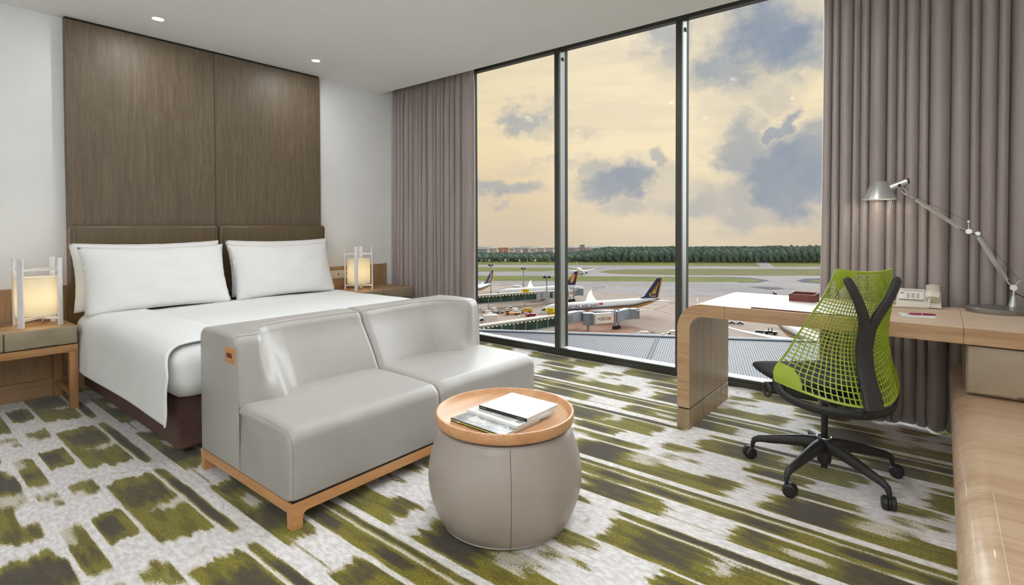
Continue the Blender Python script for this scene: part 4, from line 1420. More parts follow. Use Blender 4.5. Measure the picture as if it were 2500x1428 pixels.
    hk2 = bez(P_(2168.5, 523), P_(2167, 521), P_(2170, 505), P_(2172, 490), 10)
    obj('aiming_rod', Geo().tube(hk+hk2[1:], .0022, 6), M_pol, t)
    ld = bpy.data.lights.new('desk_lamp_glow', 'POINT')
    ld.energy = .6
    ld.color = (1, .9, .75)
    ld.shadow_soft_size = .025
    lo = bpy.data.objects.new('desk_lamp_glow', ld)
    col.objects.link(lo)
    lo.parent = t
    lo.location = (bc + ax*.2) - Vector((bx, by, z))
desk_lamp()

# ================================================================== task chair (seen from behind)
M_green = mat('lime_elastomer', (150, 168, 42), 0.42, var=0.03, vscale=12)
M_nylon = mat('black_nylon', (44, 43, 42), 0.48, var=0.04, vscale=20, bump=0.05, bscale=500)
M_seatfab = mat('black_seat_fabric', (34, 34, 35), 0.8, var=0.06, vscale=60, bump=0.3, bscale=600)
CH = Vector((2.90, .43, 0))
CRZ = math.atan2(-.75, .66)
def task_chair():
    t = thing('office_chair', 'swivel office chair with lime green mesh back on a black five-star base', 'office chair', CH, CRZ)
    # --- five-star base; leg directions are set from the floor marks of the castors
    for k, wa in enumerate((88, 162, 235, 309, 20)):
        a = R(wa) - CRZ
        d = Vector((math.cos(a), math.sin(a), 0))
        s = Vector((-math.sin(a), math.cos(a), 0))
        pts, rad = [], []
        for (r, z, w, h) in ((.030, .155, .030, .034), (.09, .150, .026, .030), (.18, .132, .022, .024), (.25, .116, .0185, .020), (.295, .106, .016, .017), (.318, .094, .014, .014), (.326, .074, .011, .011), (.327, .060, .009, .009)):
            pts.append(d*r + Vector((0, 0, z)))
            rad.append((w, h) if r < .29 else (w, h))
        leg = obj('base_leg', Geo().tube(pts, rad, 14), M_nylon, t, local=True, ang=60)
        # castor: two wheels under a hood, trailing at its own angle
        ca = a + (0.9, 1.9, 2.4, -.6, .4)[k]
        cx = d*.327
        f = Vector((math.cos(ca), math.sin(ca), 0))
        ax = Vector((-math.sin(ca), math.cos(ca), 0))
        g = Geo()
        c = cx + f*.016 + Vector((0, 0, .0285))
        for sg in (-1, 1):
            Mx = Matrix.Translation(c + ax*sg*.0145) @ ax.to_track_quat('Z', 'Y').to_matrix().to_4x4()
            g.lathe([(0, -.0115), (.024, -.0115), (.0285, -.007), (.0285, .007), (.024, .0115), (0, .0115)], 26, M=Mx)
        ca_o = obj('castor', g, M_nylon, t, local=True, ang=40)
        Mh = Matrix.Translation(c) @ ax.to_track_quat('Z', 'Y').to_matrix().to_4x4()
        hg = Geo().lathe([(0, -.004), (.0305, -.004), (.0305, .004), (0, .004)], 26, M=Mh)
        hg.tube([cx+Vector((0, 0, .05)), cx+Vector((0, 0, .072))], .007, 10)
        obj('castor_hood', hg, M_gasket, ca_o, local=True)
    obj('hub', Geo().lathe([(0, .070), (.026, .070), (.030, .080), (.032, .13), (.040, .155), (.040, .182), (.034, .190), (.0, .190)], 28), M_nylon, t, local=True)
    obj('hub_collar', Geo().tube([(.030*math.cos(2*PI*k/32), .030*math.sin(2*PI*k/32), .191) for k in range(33)], .0035, 8, cap=False), M_chrome, t, local=True)
    g = Geo().lathe([(0, .045), (.014, .045), (.014, .07), (.022, .072), (.022, .10), (0, .10)], 20)
    obj('gas_lift_foot', g, M_nylon, t, local=True)
    obj('gas_lift', Geo().lathe([(0, .18), (.0145, .18), (.0145, .405), (0, .405)], 24), mat('gas_lift_steel', (58, 57, 56), .35, metal=.6), t, local=True)
    # --- tilt mechanism and arc frame under the seat
    g = Geo().box(-.075, .075, -.16, .10, .388, .432, .015, 3)
    obj('tilt_mechanism', g, M_nylon, t, local=True)
    arcp = [(-.280, -.075, .492), (-.268, -.105, .440), (-.215, -.165, .408), (-.13, -.245, .398), (0, -.285, .394), (.13, -.245, .398), (.215, -.165, .408), (.268, -.105, .440), (.280, -.075, .492)]
    cr = []
    P3 = [Vector(p) for p in arcp]
    for i in range(len(P3)-1):
        p0, p1, p2, p3 = P3[max(i-1, 0)], P3[i], P3[i+1], P3[min(i+2, len(P3)-1)]
        for q in range(6):
            u = q/6
            cr.append(.5*((2*p1)+(-p0+p2)*u+(2*p0-5*p1+4*p2-p3)*u*u+(-p0+3*p1-3*p2+p3)*u**3))
    cr.append(P3[-1])
    obj('arc_frame', Geo().tube(cr, [(.013, .022)]*len(cr), 10), M_nylon, t, local=True, ang=60)
    for sx in (-1, 1):
        g = Geo()
        g.box(min(sx*.246, sx*.272), max(sx*.246, sx*.272), -.105, -.02, .430, .490, .010, 3)
        obj('support_bracket', g, M_nylon, t, local=True)
    obj('support_bar', Geo().tube([(0, -.10, .408), (0, -.30, .396)], [(.030, .012)]*2, 10), M_nylon, t, local=True)
    # lever ring on the side
    ring = [(-.285+.0*k, -.005+.030*math.cos(2*PI*k/24), .425+.030*math.sin(2*PI*k/24)) for k in range(25)]
    obj('lever_ring', Geo().tube(ring, .0075, 8, cap=False).tube([(-.285, -.005, .455), (-.24, -.01, .455)], .008, 8), M_nylon, t, local=True)
    # --- seat
    def outline(s):
        pts = []
        for k in range(40):
            a = 2*PI*k/40
            c, sn = math.cos(a), math.sin(a)
            e = 2/4.6
            x = .268*s*math.copysign(abs(c)**e, c)
            y = .062 + .240*s*math.copysign(abs(sn)**e, sn)
            pts.append((x*(1-.08*sstep(.0, .30, y))*(1-.16*(1-sstep(-.18, .02, y))), y))
        return pts
    rows = []
    for (s, z) in ((.60, .440), (.82, .446), (.95, .460), (1.0, .474), (1.0, .480), (.99, .487), (.965, .492), (.90, .496), (.5, .494), (.05, .492)):
        rows.append([(x, y, z - .012*sstep(.19, .31, y) + .008*abs(x/.245)**2) for x, y in outline(s)])
    obj('seat', Geo().loft(rows), M_seatfab, t, local=True, ang=50)
    # --- back surface
    W = [(0, .292), (.08, .288), (.22, .250), (.40, .213), (.60, .180), (.80, .150), (1.0, .122)]
    YC = [(0, -.312), (.18, -.262), (.36, -.228), (.55, -.236), (.75, -.268), (1.0, -.300)]
    GW = [(0, .227), (.12, .205), (.30, .130), (.55, .075), (.80, .045), (1.0, .040)]
    def S(p, q, off=0.0):
        def raw(p, q):
            zb = .436 + .056*abs(p)**2.0
            zt = 1.006 + .010*p*p
            w = crint(W, q)
            y = crint(YC, q) + crint(GW, q)*abs(p)**1.9
            return Vector((p*w, y, zb + (zt-zb)*q))
        v = raw(p, q)
        if off:
            e = 1e-3
            tu = raw(min(1, p+e), q) - raw(max(-1, p-e), q)
            tv = raw(p, min(1, q+e)) - raw(p, max(0, q-e))
            n = tu.cross(tv).normalized()      # faces backwards
            v = v + n*(-off if n.y > 0 else off)
        return v
    g = Geo()
    def ribbon(pts_pq, wd, th=.0024):
        rows = []
        n = len(pts_pq)
        P0 = [S(*pq) for pq in pts_pq]
        for i in range(n):
            tg = (P0[min(i+1, n-1)] - P0[max(i-1, 0)]).normalized()
            e = .004
            p, q = pts_pq[i]
            nn = (S(min(1, p+e), q)-S(max(-1, p-e), q)).cross(S(p, min(1, q+e))-S(p, max(0, q-e))).normalized()
            sd = tg.cross(nn).normalized()
            w = wd[i] if isinstance(wd, list) else wd
            c = P0[i]
            rows.append([c+sd*w+nn*th, c-sd*w+nn*th, c-sd*w-nn*th, c+sd*w-nn*th])
        g.loft(rows)
    nq = 33
    NV, NH = 30, 33
    # upright strands fan from the top bar down to the bottom rim
    for i in range(1, NV):
        p0 = -1 + 2*i/NV
        ribbon([(p0*(.97), q) for q in [.012 + .965*j/nq for j in range(nq+1)]], [.0025-.0014*(.012 + .965*j/nq) for j in range(nq+1)])
    # cross strands sag in the middle
    for j in range(1, NH):
        qj = j/NH
        ribbon([(p, min(.985, max(.012, qj**.82 + (.030*(abs(p)**2)-.012)*(1-qj)))) for p in [-.985 + 1.97*k/30 for k in range(31)]], [.0023 - .0012*qj + .0012*max(0, abs(k/30*2-1)-.6) for k in range(31)])
    mesh_back = obj('mesh_strands', g, M_green, t, local=True, smooth=False)
    mesh_back['label'] = 'lime green open lattice of thin strands'
    g = Geo()
    # rim all round, wider at the wings and along the top
    def rim(path, wd, th=.0035):
        rows = []
        P0 = [S(*pq) for pq in path]
        n = len(path)
        for i in range(n):
            p, q = path[i]
            e = .004
            nn = (S(min(1, p+e), q)-S(max(-1, p-e), q)).cross(S(p, min(1, q+e))-S(p, max(0, q-e))).normalized()
            tg = (P0[min(i+1, n-1)] - P0[max(i-1, 0)]).normalized()
            sd = tg.cross(nn).normalized()
            # inward side
            if (S(0, .5)-P0[i]).dot(sd) < 0:
                sd = -sd
            c = P0[i]
            w = wd(i/(n-1))
            rows.append([c+nn*th-sd*.003, c+sd*w+nn*th*.6, c+sd*w-nn*th*.6, c-nn*th-sd*.003])
        g.loft(rows)
    for sg in (-1, 1):
        rim([(sg*1.0, q) for q in [j/28 for j in range(29)]], lambda f: .0055+.0*f)
        # solid wing at the bottom corner: fan-shaped web
        vs, fs = [], []
        n1, n2 = 10, 10
        for side in (-1, 1):
            for a in range(n1+1):
                for b in range(n2+1):
                    q = a/n1*.155
                    reach = .26*math.sqrt(max(0, 1-((q-.05)/.115)**2)) if q < .165 else 0
                    p = sg*(1.0 - reach*b/n2)
                    vs.append(S(p, q, .0028*side))
        m_ = (n1+1)*(n2+1)
        for a in range(n1):
            for b in range(n2):
                i0 = a*(n2+1)+b
                fs.append([i0, i0+1, i0+n2+2, i0+n2+1])
                fs.append([m_+i0, m_+i0+n2+1, m_+i0+n2+2, m_+i0+1])
        g.add(vs, fs)
        # solid shoulder at the top corner
        vs, fs = [], []
        for side in (-1, 1):
            for a in range(n1+1):
                for b in range(n2+1):
                    p = sg*(1.0 - .54*b/n2)
                    dp = .135*(max(0, 1-abs((b/n2)-.42)/.60))**1.3 + .035
                    q = 1.0 - dp*a/n1
                    vs.append(S(p, q, .0028*side))
        for a in range(n1):
            for b in range(n2):
                i0 = a*(n2+1)+b
                fs.append([i0, i0+1, i0+n2+2, i0+n2+1])
                fs.append([m_+i0, m_+i0+n2+1, m_+i0+n2+2, m_+i0+1])
        g.add(vs, fs)
    rim([(p, 0.0) for p in [-1+2*k/36 for k in range(37)]], lambda f: .0075)
    rim([(p, 1.0) for p in [-1+2*k/24 for k in range(25)]], lambda f: .010)
    obj('back_rim', g, M_green, t, local=True, ang=60)
    # --- Y tower
    def bar(name, pts, wd, th):
        rows = []
        n = len(pts)
        for i in range(n):
            tg = (pts[min(i+1, n-1)] - pts[max(i-1, 0)]).normalized()
            sd = Vector((1, 0, 0))
            sd = (sd - tg*sd.dot(tg)).normalized()
            nn = tg.cross(sd).normalized()
            w, h = wd[i], th[i]
            row = []
            for k in range(16):
                a = 2*PI*k/16
                c_, s_ = math.cos(a), math.sin(a)
                e = .55
                row.append(pts[i] + sd*w*math.copysign(abs(c_)**e, c_) + nn*h*math.copysign(abs(s_)**e, s_))
            rows.append(row)
        return rows
    stem = [Vector((0, -.330, .432)), Vector((0, -.310, .49)), Vector((0, -.274, .58)), Vector((0, -.262, .67)), Vector((0, -.278, .745)), Vector((0, -.298, .80))]
    g = Geo().loft(bar('s', stem, [.040, .038, .036, .036, .037, .036], [.012, .013, .013, .012, .012, .011]))
    obj('tower_stem', g, M_nylon, t, local=True, ang=60)
    for sg in (-1, 1):
        arm = [Vector((sg*.014, -.285, .765)), Vector((sg*.030, -.300, .82)), Vector((sg*.060, -.314, .88)), Vector((sg*.090, -.316, .94)), Vector((sg*.106, -.312, .972)), Vector((sg*.112, -.306, .984))]
        g = Geo().loft(bar('a', arm, [.022, .021, .019, .018, .017, .010], [.011, .012, .012, .011, .010, .006]))
        obj('tower_arm', g, M_nylon, t, local=True, ang=60)
task_chair()

# ================================================================== outside: airport apron seen from the ninth floor
GZ = -48.0
def gp(px, py, dz=0.0):
    return onz(px, py, GZ+dz)
def flat_poly(pxs, dz):
    pts = [gp(*p, dz) for p in pxs]
    g = Geo()
    g.add([(p.x, p.y, GZ+dz) for p in pts] + [(p.x, p.y, GZ+dz-.06) for p in pts],
          [list(range(len(pts)))] + [[i, (i+1) % len(pts), len(pts)+(i+1) % len(pts), len(pts)+i] for i in range(len(pts))])
    return g
def strip(pxs, width, dz):
    pts = [gp(*p, dz) for p in pxs]
    rows_a, rows_b = [], []
    n = len(pts)
    for i in range(n):
        tg = (pts[min(i+1, n-1)]-pts[max(i-1, 0)])
        tg.z = 0
        tg.normalize()
        sd = Vector((-tg.y, tg.x, 0))*width/2
        rows_a.append(pts[i]+sd)
        rows_b.append(pts[i]-sd)
    g = Geo()
    g.add(rows_a+rows_b, [[i, i+1, n+i+1, n+i] for i in range(n-1)])
    return g
def ground_mat(name, ca, cb, cc, sc, rough=.9, stains=None):
    m, T, p, o = bsdf(name)
    co = T.node('ShaderNodeTexCoord').outputs['Object']
    n = T.noise(co, sc, 6, .6, .3)
    n2 = T.noise(T.v('MULTIPLY', co, (1, 1, 1)), sc*9, 4, .6)
    f = T.m('ADD', T.m('MULTIPLY', n, .7), T.m('MULTIPLY', n2, .3))
    c = T.ramp(f, [(.36, srgb(*ca)), (.5, srgb(*cb)), (.63, srgb(*cc))])
    if stains:
        c = T.mix(T.m('MULTIPLY', T.mapr(T.noise(co, sc*2.6, 5, .65), .56, .70), .75), c, srgb(*stains))
    T.put(p, 'Base Color', c)
    p.inputs['Roughness'].default_value = rough
    p.inputs['Specular IOR Level'].default_value = .2
    return m
M_concrete = ground_mat('apron_concrete', (160, 141, 128), (174, 155, 141), (184, 167, 153), .012, .85, (138, 118, 106))
M_asphalt = ground_mat('taxiway_asphalt', (138, 130, 131), (152, 144, 144), (164, 157, 156), .01, .85, (126, 118, 119))
M_darkasph = ground_mat('fresh_asphalt', (74, 71, 76), (84, 80, 85), (96, 92, 95), .03)
M_grass = ground_mat('airfield_grass', (94, 102, 34), (114, 120, 46), (128, 127, 60), .012, .95, (116, 104, 60))
M_grassdry = ground_mat('dry_airfield_grass', (98, 98, 44), (116, 112, 56), (124, 114, 66), .02, .95, (112, 96, 60))
M_yellowline = mat('yellow_marking', (222, 186, 104), .8, var=.04, vscale=1)
M_whiteline = mat('white_marking', (232, 226, 216), .8, var=.04, vscale=1)
M_reddirt = ground_mat('stained_concrete', (160, 118, 100), (178, 138, 118), (190, 152, 132), .03)

def airfield():
    far = 1290.0
    hf = Vector((FWD.x, FWD.y, 0)).normalized()
    hr = Vector((RGT.x, RGT.y, 0)).normalized()
    g = Geo()
    a, b = hf*60 - hr*260, hf*60 + hr*260
    c, d = hf*far + hr*1500, hf*far - hr*1500
    g.add([(p.x, p.y, z) for z in (GZ, GZ-2) for p in (a, b, c, d)], [[0, 1, 2, 3], [7, 6, 5, 4], [0, 4, 5, 1], [1, 5, 6, 2], [2, 6, 7, 3], [3, 7, 4, 0]])
    s = struct(obj('ground', g, M_concrete, smooth=False))
    def part(nm, gg, m, parent=s):
        return obj(nm, gg, m, parent, smooth=False, fixn=True)
    part('asphalt_field', flat_poly([(900, 690), (1390, 700), (1470, 716), (1600, 722), (1760, 724), (2400, 726), (2400, 636), (900, 634)], .07), M_asphalt)
    part('grass_strip', flat_poly([(900, 637), (1500, 638.5), (1842, 640.5), (1858, 650.6), (1700, 649.4), (1385, 647), (900, 645)], .14), M_grass)
    part('grass_strip', flat_poly([(1876, 640.5), (2400, 641.5), (2400, 652), (1890, 650.9)], .14), M_grass)
    part('grass_strip', flat_poly([(900, 650), (1480, 654.6), (1400, 658), (1330, 662), (900, 664)], .14), M_grass)
    part('grass_island', flat_poly([(1462, 664), (1480, 660), (1530, 657.6), (1700, 656), (2400, 657.5), (2400, 675), (1690, 671.6), (1560, 670), (1490, 667.5)], .14), M_grassdry)
    part('asphalt_shoulder', flat_poly([(1735, 675.4), (1830, 677.5), (1880, 684.5), (1852, 690.2), (1805, 690)], .10), M_darkasph)
    part('grass_strip', flat_poly([(900, 671), (1385, 674), (1700, 675.6), (1760, 677), (1835, 681), (1858, 685), (1836, 688.4), (1700, 687.8), (900, 683.5)], .14), M_grass)
    part('asphalt_shoulder', flat_poly([(1945, 684.5), (1965, 680), (2060, 678.6), (2130, 690), (2010, 693), (1958, 689.4)], .10), M_darkasph)
    part('grass_island', flat_poly([(1974, 684.5), (2060, 681.5), (2110, 689.4), (2020, 691), (1984, 688)], .14), M_grass)
    part('asphalt_patch', flat_poly([(1826, 700.3), (1850, 699.5), (1905, 702), (1916, 706), (1880, 707.5)], .10), M_darkasph)
    part('stained_stand', flat_poly([(1380, 790), (1470, 786), (1560, 800), (1530, 822), (1380, 816)], .10), M_reddirt)
    for pts, w, m in (([(1474, 695), (1480, 698), (1483, 701), (1480, 705), (1470, 708)], .5, M_yellowline),
                      ([(1490, 693), (1505, 697), (1511, 702), (1505, 707), (1490, 710)], .5, M_yellowline),
                      ([(1500, 694), (1560, 702), (1582, 697), (1700, 695)], .4, M_yellowline),
                      ([(1580, 750), (1605, 757), (1640, 766)], .6, M_yellowline), ([(1545, 757), (1580, 756), (1612, 752)], .4, M_whiteline),
                      ([(1910, 687), (1925, 695), (1960, 706), (1965, 712)], .5, M_yellowline), ([(2050, 698), (2000, 703), (1978, 712)], .5, M_yellowline),
                      ([(1702, 727), (1703, 737)], .5, M_whiteline), ([(1780, 703), (1800, 706)], .7, M_yellowline),
                      ([(1265, 767), (1269, 774)], .5, M_whiteline), ([(1420, 716), (1441, 707)], .4, M_whiteline), ([(1390, 690), (1500, 691.5), (1700, 693)], .4, M_yellowline)):
        part('painted_line', strip(pts, w, .18), m)
airfield()

# ---- terminal roof in the foreground
M_roofpan = mat('roof_sheet', (150, 149, 154), .6, metal=.0, var=.03, vscale=.6)
M_rib = mat('roof_seam', (78, 78, 86), .6, metal=.0, var=.03, vscale=1)
M_gutter = mat('blue_grey_gutter', (92, 112, 132), .5, var=.04, vscale=.5)
M_cap = mat('pale_capping', (190, 190, 194), .5, var=.03, vscale=.5)
def terminal_roof():
    RZ = -14.0
    e1, e2 = onz(1178, 806.5, RZ), onz(1952, 832.0, RZ)
    ed = (e2-e1)
    ed.z = 0
    L = ed.length
    ed.normalize()
    rd = ray(1722, 552)
    rd = Vector((rd.x, rd.y, 0)).normalized()
    t = thing('terminal_roof', 'long ribbed metal roof of the terminal below the window', 'roof', e1.lerp(e2, .5))
    A0, A1, back = -14.0, L+22.0, 30.0
    def Q(s, b, z):
        p = e1 + ed*s - rd*b
        return Vector((p.x, p.y, RZ+z))
    g = Geo()
    cs = [Q(A0, .9, 0), Q(A1, .9, 0), Q(A1, back, 0), Q(A0, back, 0)]
    g.add(cs + [c-Vector((0, 0, .5)) for c in cs], [[0, 1, 2, 3], [7, 6, 5, 4], [0, 4, 5, 1], [1, 5, 6, 2], [2, 6, 7, 3], [3, 7, 4, 0]])
    obj('roof_sheet', g, M_roofpan, t, smooth=False)
    g = Geo()
    n = int((A1-A0)/.27)
    for i in range(n+1):
        s = A0 + i*.27
        c = [Q(s-.024, .95, 0), Q(s+.024, .95, 0), Q(s+.024, back, 0), Q(s-.024, back, 0)]
        g.add(c + [v+Vector((0, 0, .055)) for v in c], [[4, 5, 6, 7], [0, 1, 5, 4], [1, 2, 6, 5], [2, 3, 7, 6], [3, 0, 4, 7]])
    r = obj('standing_seams', g, M_rib, t, smooth=False)
    r['kind'] = 'stuff'
    # expansion joint: two dark strips along the fall of the roof
    sj = (onz(1608, 822, RZ)-e1).dot(ed)
    for o in (-.22, .22):
        g = Geo()
        c = [Q(sj+o-.05, .95, .0), Q(sj+o+.05, .95, .0), Q(sj+o+.05, back, .0), Q(sj+o-.05, back, .0)]
        g.add(c + [v+Vector((0, 0, .11)) for v in c], [[4, 5, 6, 7], [0, 1, 5, 4], [1, 2, 6, 5], [2, 3, 7, 6], [3, 0, 4, 7]])
        obj('expansion_joint', g, M_gasket, t, smooth=False)
    g = Geo()
    c = [Q(A0, .42, -.25), Q(A1, .42, -.25), Q(A1, .9, -.25), Q(A0, .9, -.25)]
    g.add(c + [v+Vector((0, 0, .42)) for v in c], [[0, 1, 2, 3], [4, 5, 6, 7], [0, 1, 5, 4], [1, 2, 6, 5], [2, 3, 7, 6], [3, 0, 4, 7]])
    obj('gutter', g, M_gutter, t, smooth=False)
    k = int((A1-A0)/2.2)
    for i in range(k):
        a, b = A0+i*2.2+.03, A0+(i+1)*2.2-.03
        g = Geo()
        c = [Q(a, 0, -.3), Q(b, 0, -.3), Q(b, .42, -.3), Q(a, .42, -.3)]
        g.add(c + [v+Vector((0, 0, .52)) for v in c], [[0, 1, 2, 3], [4, 5, 6, 7], [0, 1, 5, 4], [1, 2, 6, 5], [2, 3, 7, 6], [3, 0, 4, 7]])
        obj('capping', g, M_cap, t, smooth=False)
    obj('fascia', Geo().add([Q(A0, .1, -.3), Q(A1, .1, -.3), Q(A1, .3, -.3), Q(A0, .3, -.3), Q(A0, .1, -3), Q(A1, .1, -3), Q(A1, .3, -3), Q(A0, .3, -3)], [[0, 1, 5, 4], [2, 3, 7, 6], [1, 2, 6, 5], [3, 0, 4, 7], [4, 5, 6, 7]]), M_gutter, t, smooth=False)
terminal_roof()

# ---- airliners
M_navy = mat('navy_tail_paint', (34, 40, 92), .35, var=.04, vscale=.2)
M_gold = mat('gold_emblem', (196, 158, 70), .35, var=.05, vscale=.5)
M_orange = mat('amber_emblem', (232, 164, 44), .4, var=.05, vscale=.5)
M_jetwhite = mat('aircraft_white', (232, 234, 238), .3, var=.015, vscale=.3)
M_wing = mat('aircraft_wing_grey', (214, 214, 214), .4, var=.03, vscale=.3)
M_tyre = mat('tyre_rubber', (40, 38, 40), .8)
def fuselage_mat(name, stripes):
    m, T, p, o = bsdf(name)
    co = T.node('ShaderNodeTexCoord').outputs['Object']
    sp = T.node('ShaderNodeSeparateXYZ', {0: co})
    n = T.noise(co, .3)
    c = T.mix(n, srgb(236, 238, 242), srgb(226, 229, 236))
    z = sp.outputs[2]
    # paint rises with the tail
    zz = T.m('SUBTRACT', z, T.m('MULTIPLY', T.mapr(sp.outputs[0], -14, -32, 0, 1), 1.9))
    for (a, b, cc) in stripes:
        k = T.m('MULTIPLY', T.m('GREATER_THAN', zz, a), T.m('LESS_THAN', zz, b))
        k = T.m('MULTIPLY', k, T.m('LESS_THAN', sp.outputs[0], 27.5))
        c = T.mix(k, c, srgb(*cc))
    wn = T.m('MULTIPLY', T.m('GREATER_THAN', T.m('FRACT', T.m('MULTIPLY', sp.outputs[0], .9)), .45), T.m('MULTIPLY', T.m('GREATER_THAN', zz, 6.02), T.m('LESS_THAN', zz, 6.45)))
    wn = T.m('MULTIPLY', wn, T.m('MULTIPLY', T.m('LESS_THAN', sp.outputs[0], 25.0), T.m('GREATER_THAN', sp.outputs[0], -23.0)))
    c = T.mix(wn, c, srgb(38, 42, 66))
    T.put(p, 'Base Color', c)
    p.inputs['Roughness'].default_value = .3
    return m
def airliner(label, nose, tail_xy, scale, heading, fmat, tail_mat, emblem, text=None, group='airliners parked on the apron', flag=False):
    t = thing('airliner', label, 'airplane', (nose[0], nose[1], GZ), heading, None, scale)
    # local frame: nose at x=+31.5, tail cone at x=-33
    sec = [(31.5, .05, 4.7), (31.2, .45, 4.75), (30.4, 1.0, 4.9), (29, 1.65, 5.1), (27, 2.25, 5.35), (24, 2.7, 5.55), (20, 2.9, 5.6), (10, 2.9, 5.6), (0, 2.9, 5.6), (-10, 2.9, 5.6), (-15, 2.78, 5.72), (-20, 2.35, 6.1), (-25, 1.75, 6.65), (-29, 1.1, 7.15), (-32, .5, 7.55), (-33, .12, 7.7)]
    rows = [[(x, r*math.cos(2*PI*k/28), z + r*math.sin(2*PI*k/28)) for k in range(28)] for x, r, z in sec]
    fu = obj('fuselage', Geo().loft(rows), fmat, t, local=True, ang=60)
    g = Geo()
    for s in (-1, 1):
        pass
    g.add([(30.1, .75, 5.75), (29.2, 1.15, 6.35), (28.4, 1.35, 6.72), (28.4, -1.35, 6.72), (29.2, -1.15, 6.35), (30.1, -.75, 5.75), (28.6, 2.0, 5.9), (28.6, -2.0, 5.9)], [[0, 1, 4, 5], [1, 2, 3, 4], [0, 6, 1], [1, 6, 2], [5, 4, 7], [4, 3, 7]])
    g.v = [v + Vector((.06, 0, .10)) for v in g.v]
    obj('cockpit_glass', g, M_gasket, fu, local=True, smooth=False)
    def foil(xl, xt, y, z, th):
        n = 8
        up = [(lerp(xl, xt, (1-math.cos(PI*i/n))/2), y, z + th*math.sin(PI*(i/n)**.7)) for i in range(n+1)]
        dn = [(lerp(xl, xt, (1-math.cos(PI*i/n))/2), y, z - th*.6*math.sin(PI*(i/n)**.7)) for i in range(1, n)][::-1]
        return up+dn
    for s in (-1, 1):
        rows = [foil(8.5, -5.0, s*1.5, 4.3, .75), foil(3.2, -5.6, s*9.5, 5.0, .45), foil(-4.0, -9.0, s*20, 6.3, .28), foil(-8.5, -11.2, s*26.5, 7.6, .16), foil(-11.2, -12.6, s*29.5, 8.8, .08), foil(-12.9, -13.5, s*30.6, 9.8, .03)]
        obj('wing', Geo().loft(rows), M_jetwhite, t, local=True, ang=50)
        rows = [foil(-25.5, -30.5, s*.6, 7.2, .25), foil(-29.8, -32.2, s*9.6, 7.9, .10)]
        obj('tailplane', Geo().loft(rows), M_jetwhite, t, local=True, ang=50)
        nac = [(9.5, 1.30), (9.9, 1.55), (9.2, 1.75), (6.5, 1.75), (4.5, 1.45), (3.4, 1.0)]
        M = Matrix.Translation((0, s*9.6, 3.0)) @ Matrix.Rotation(PI/2, 4, 'Y')
        en = obj('engine', Geo().lathe([(r, x) for x, r in nac] + [(.6, 2.6), (0, 1.6)], 24, M=M), M_jetwhite, t, local=True, ang=50)
        obj('intake', Geo().lathe([(0, 8.9), (1.25, 8.9), (1.25, 8.6), (0, 8.6)], 20, M=M), M_gasket, en, local=True)
        obj('main_gear', Geo().tube([(-2.5, s*4.6, 4.0), (-2.5, s*4.6, .6)], .25, 8).tube([(-3.3, s*4.0, .6), (-3.3, s*5.2, .6)], .6, 14).tube([(-1.7, s*4.0, .6), (-1.7, s*5.2, .6)], .6, 14), M_tyre, t, local=True)
    obj('nose_gear', Geo().tube([(24, 0, 3.2), (24, 0, .5)], .2, 8).tube([(24, -.45, .5), (24, .45, .5)], .5, 14), M_tyre, t, local=True)
    fin_o = [(-20.5, 8.2), (-24.2, 9.6), (-31.2, 17.6), (-34.4, 17.9), (-31.6, 8.0), (-25, 7.6)]
    rows = []
    for q in (-.22, .22):
        rows.append(q)
    fin = obj('fin', Geo().prism(fin_o, -.2, .2, 'Y'), tail_mat, t, local=True, smooth=False)
    for s in (-1, 1):
        y0, y1 = (s*.205, s*.24)
        if emblem == 'bird':
            P = lambda u, v: (-30.9 - (u-.5)*2.4 + (1-u)*0 - v*2.9 + 1.9, 9.0+v*6.6)
            def bp(pts):
                g = Geo().prism(pts, min(y0, y1), max(y0, y1), 'Y')
                obj('tail_emblem', g, M_gold, fin, local=True, smooth=False)
            bp([(-27.2, 8.9), (-26.3, 9.9), (-26.9, 10.9), (-27.4, 10.6), (-27.1, 10.0), (-27.9, 9.3), (-30.2, 9.2), (-30.4, 8.7)])
            for k in range(3):
                o = k*.95
                bp([(-27.6-o, 10.2-o*.12), (-28.1-o, 10.0-o*.12), (-30.2-o*.55, 12.4+o*.55), (-31.6-o*.35, 14.4+o*.55), (-31.0-o*.35, 14.6+o*.5), (-29.4-o*.55, 12.8+o*.5)])
        elif emblem == 'sun':
            pts = [(-29.2 - 1.7*math.cos(a)*.9 - .45*2.9*math.sin(a), 12.9 + 3.1*math.sin(a)) for a in [2*PI*k/28 for k in range(28)]]
            obj('tail_emblem', Geo().prism(pts, min(y0, y1), max(y0, y1), 'Y'), M_orange, fin, local=True, smooth=False)
            for k in range(4):
                zz = 12.4 + k*.75
                xx = -30.6 - (zz-12.9)*.45
                obj('emblem_ray', Geo().prism([(xx+.9, zz), (xx-.9, zz+.15), (xx-.9, zz+.42), (xx+.7, zz+.25)], min(y1, y1+s*.03), max(y1, y1+s*.03), 'Y'), M_navy, fin, local=True, smooth=False)
    obj('fin_edge', Geo().prism([(-33.6, 17.95), (-34.45, 17.95), (-31.7, 8.1), (-31.2, 8.1)], -.23, .23, 'Y'), M_orange if emblem else M_jetwhite, fin, local=True, smooth=False)
    if text:
        for s in (1,):
            an = R(24)
            n = Vector((0, s*math.cos(an), math.sin(an)))
            ux = Vector((-1, 0, 0))*s
            uy = n.cross(ux)
            c = Vector((text[1], 0, 5.6)) + n*2.96
            M = Matrix(((ux.x, uy.x, n.x, c.x), (ux.y, uy.y, n.y, c.y), (ux.z, uy.z, n.z, c.z), (0, 0, 0, 1)))
            tg_ = text_geo(text[0], text[2], M, 0.0, 1.02)
            obj('lettering', tg_, M_navy, fu, local=True, smooth=False)
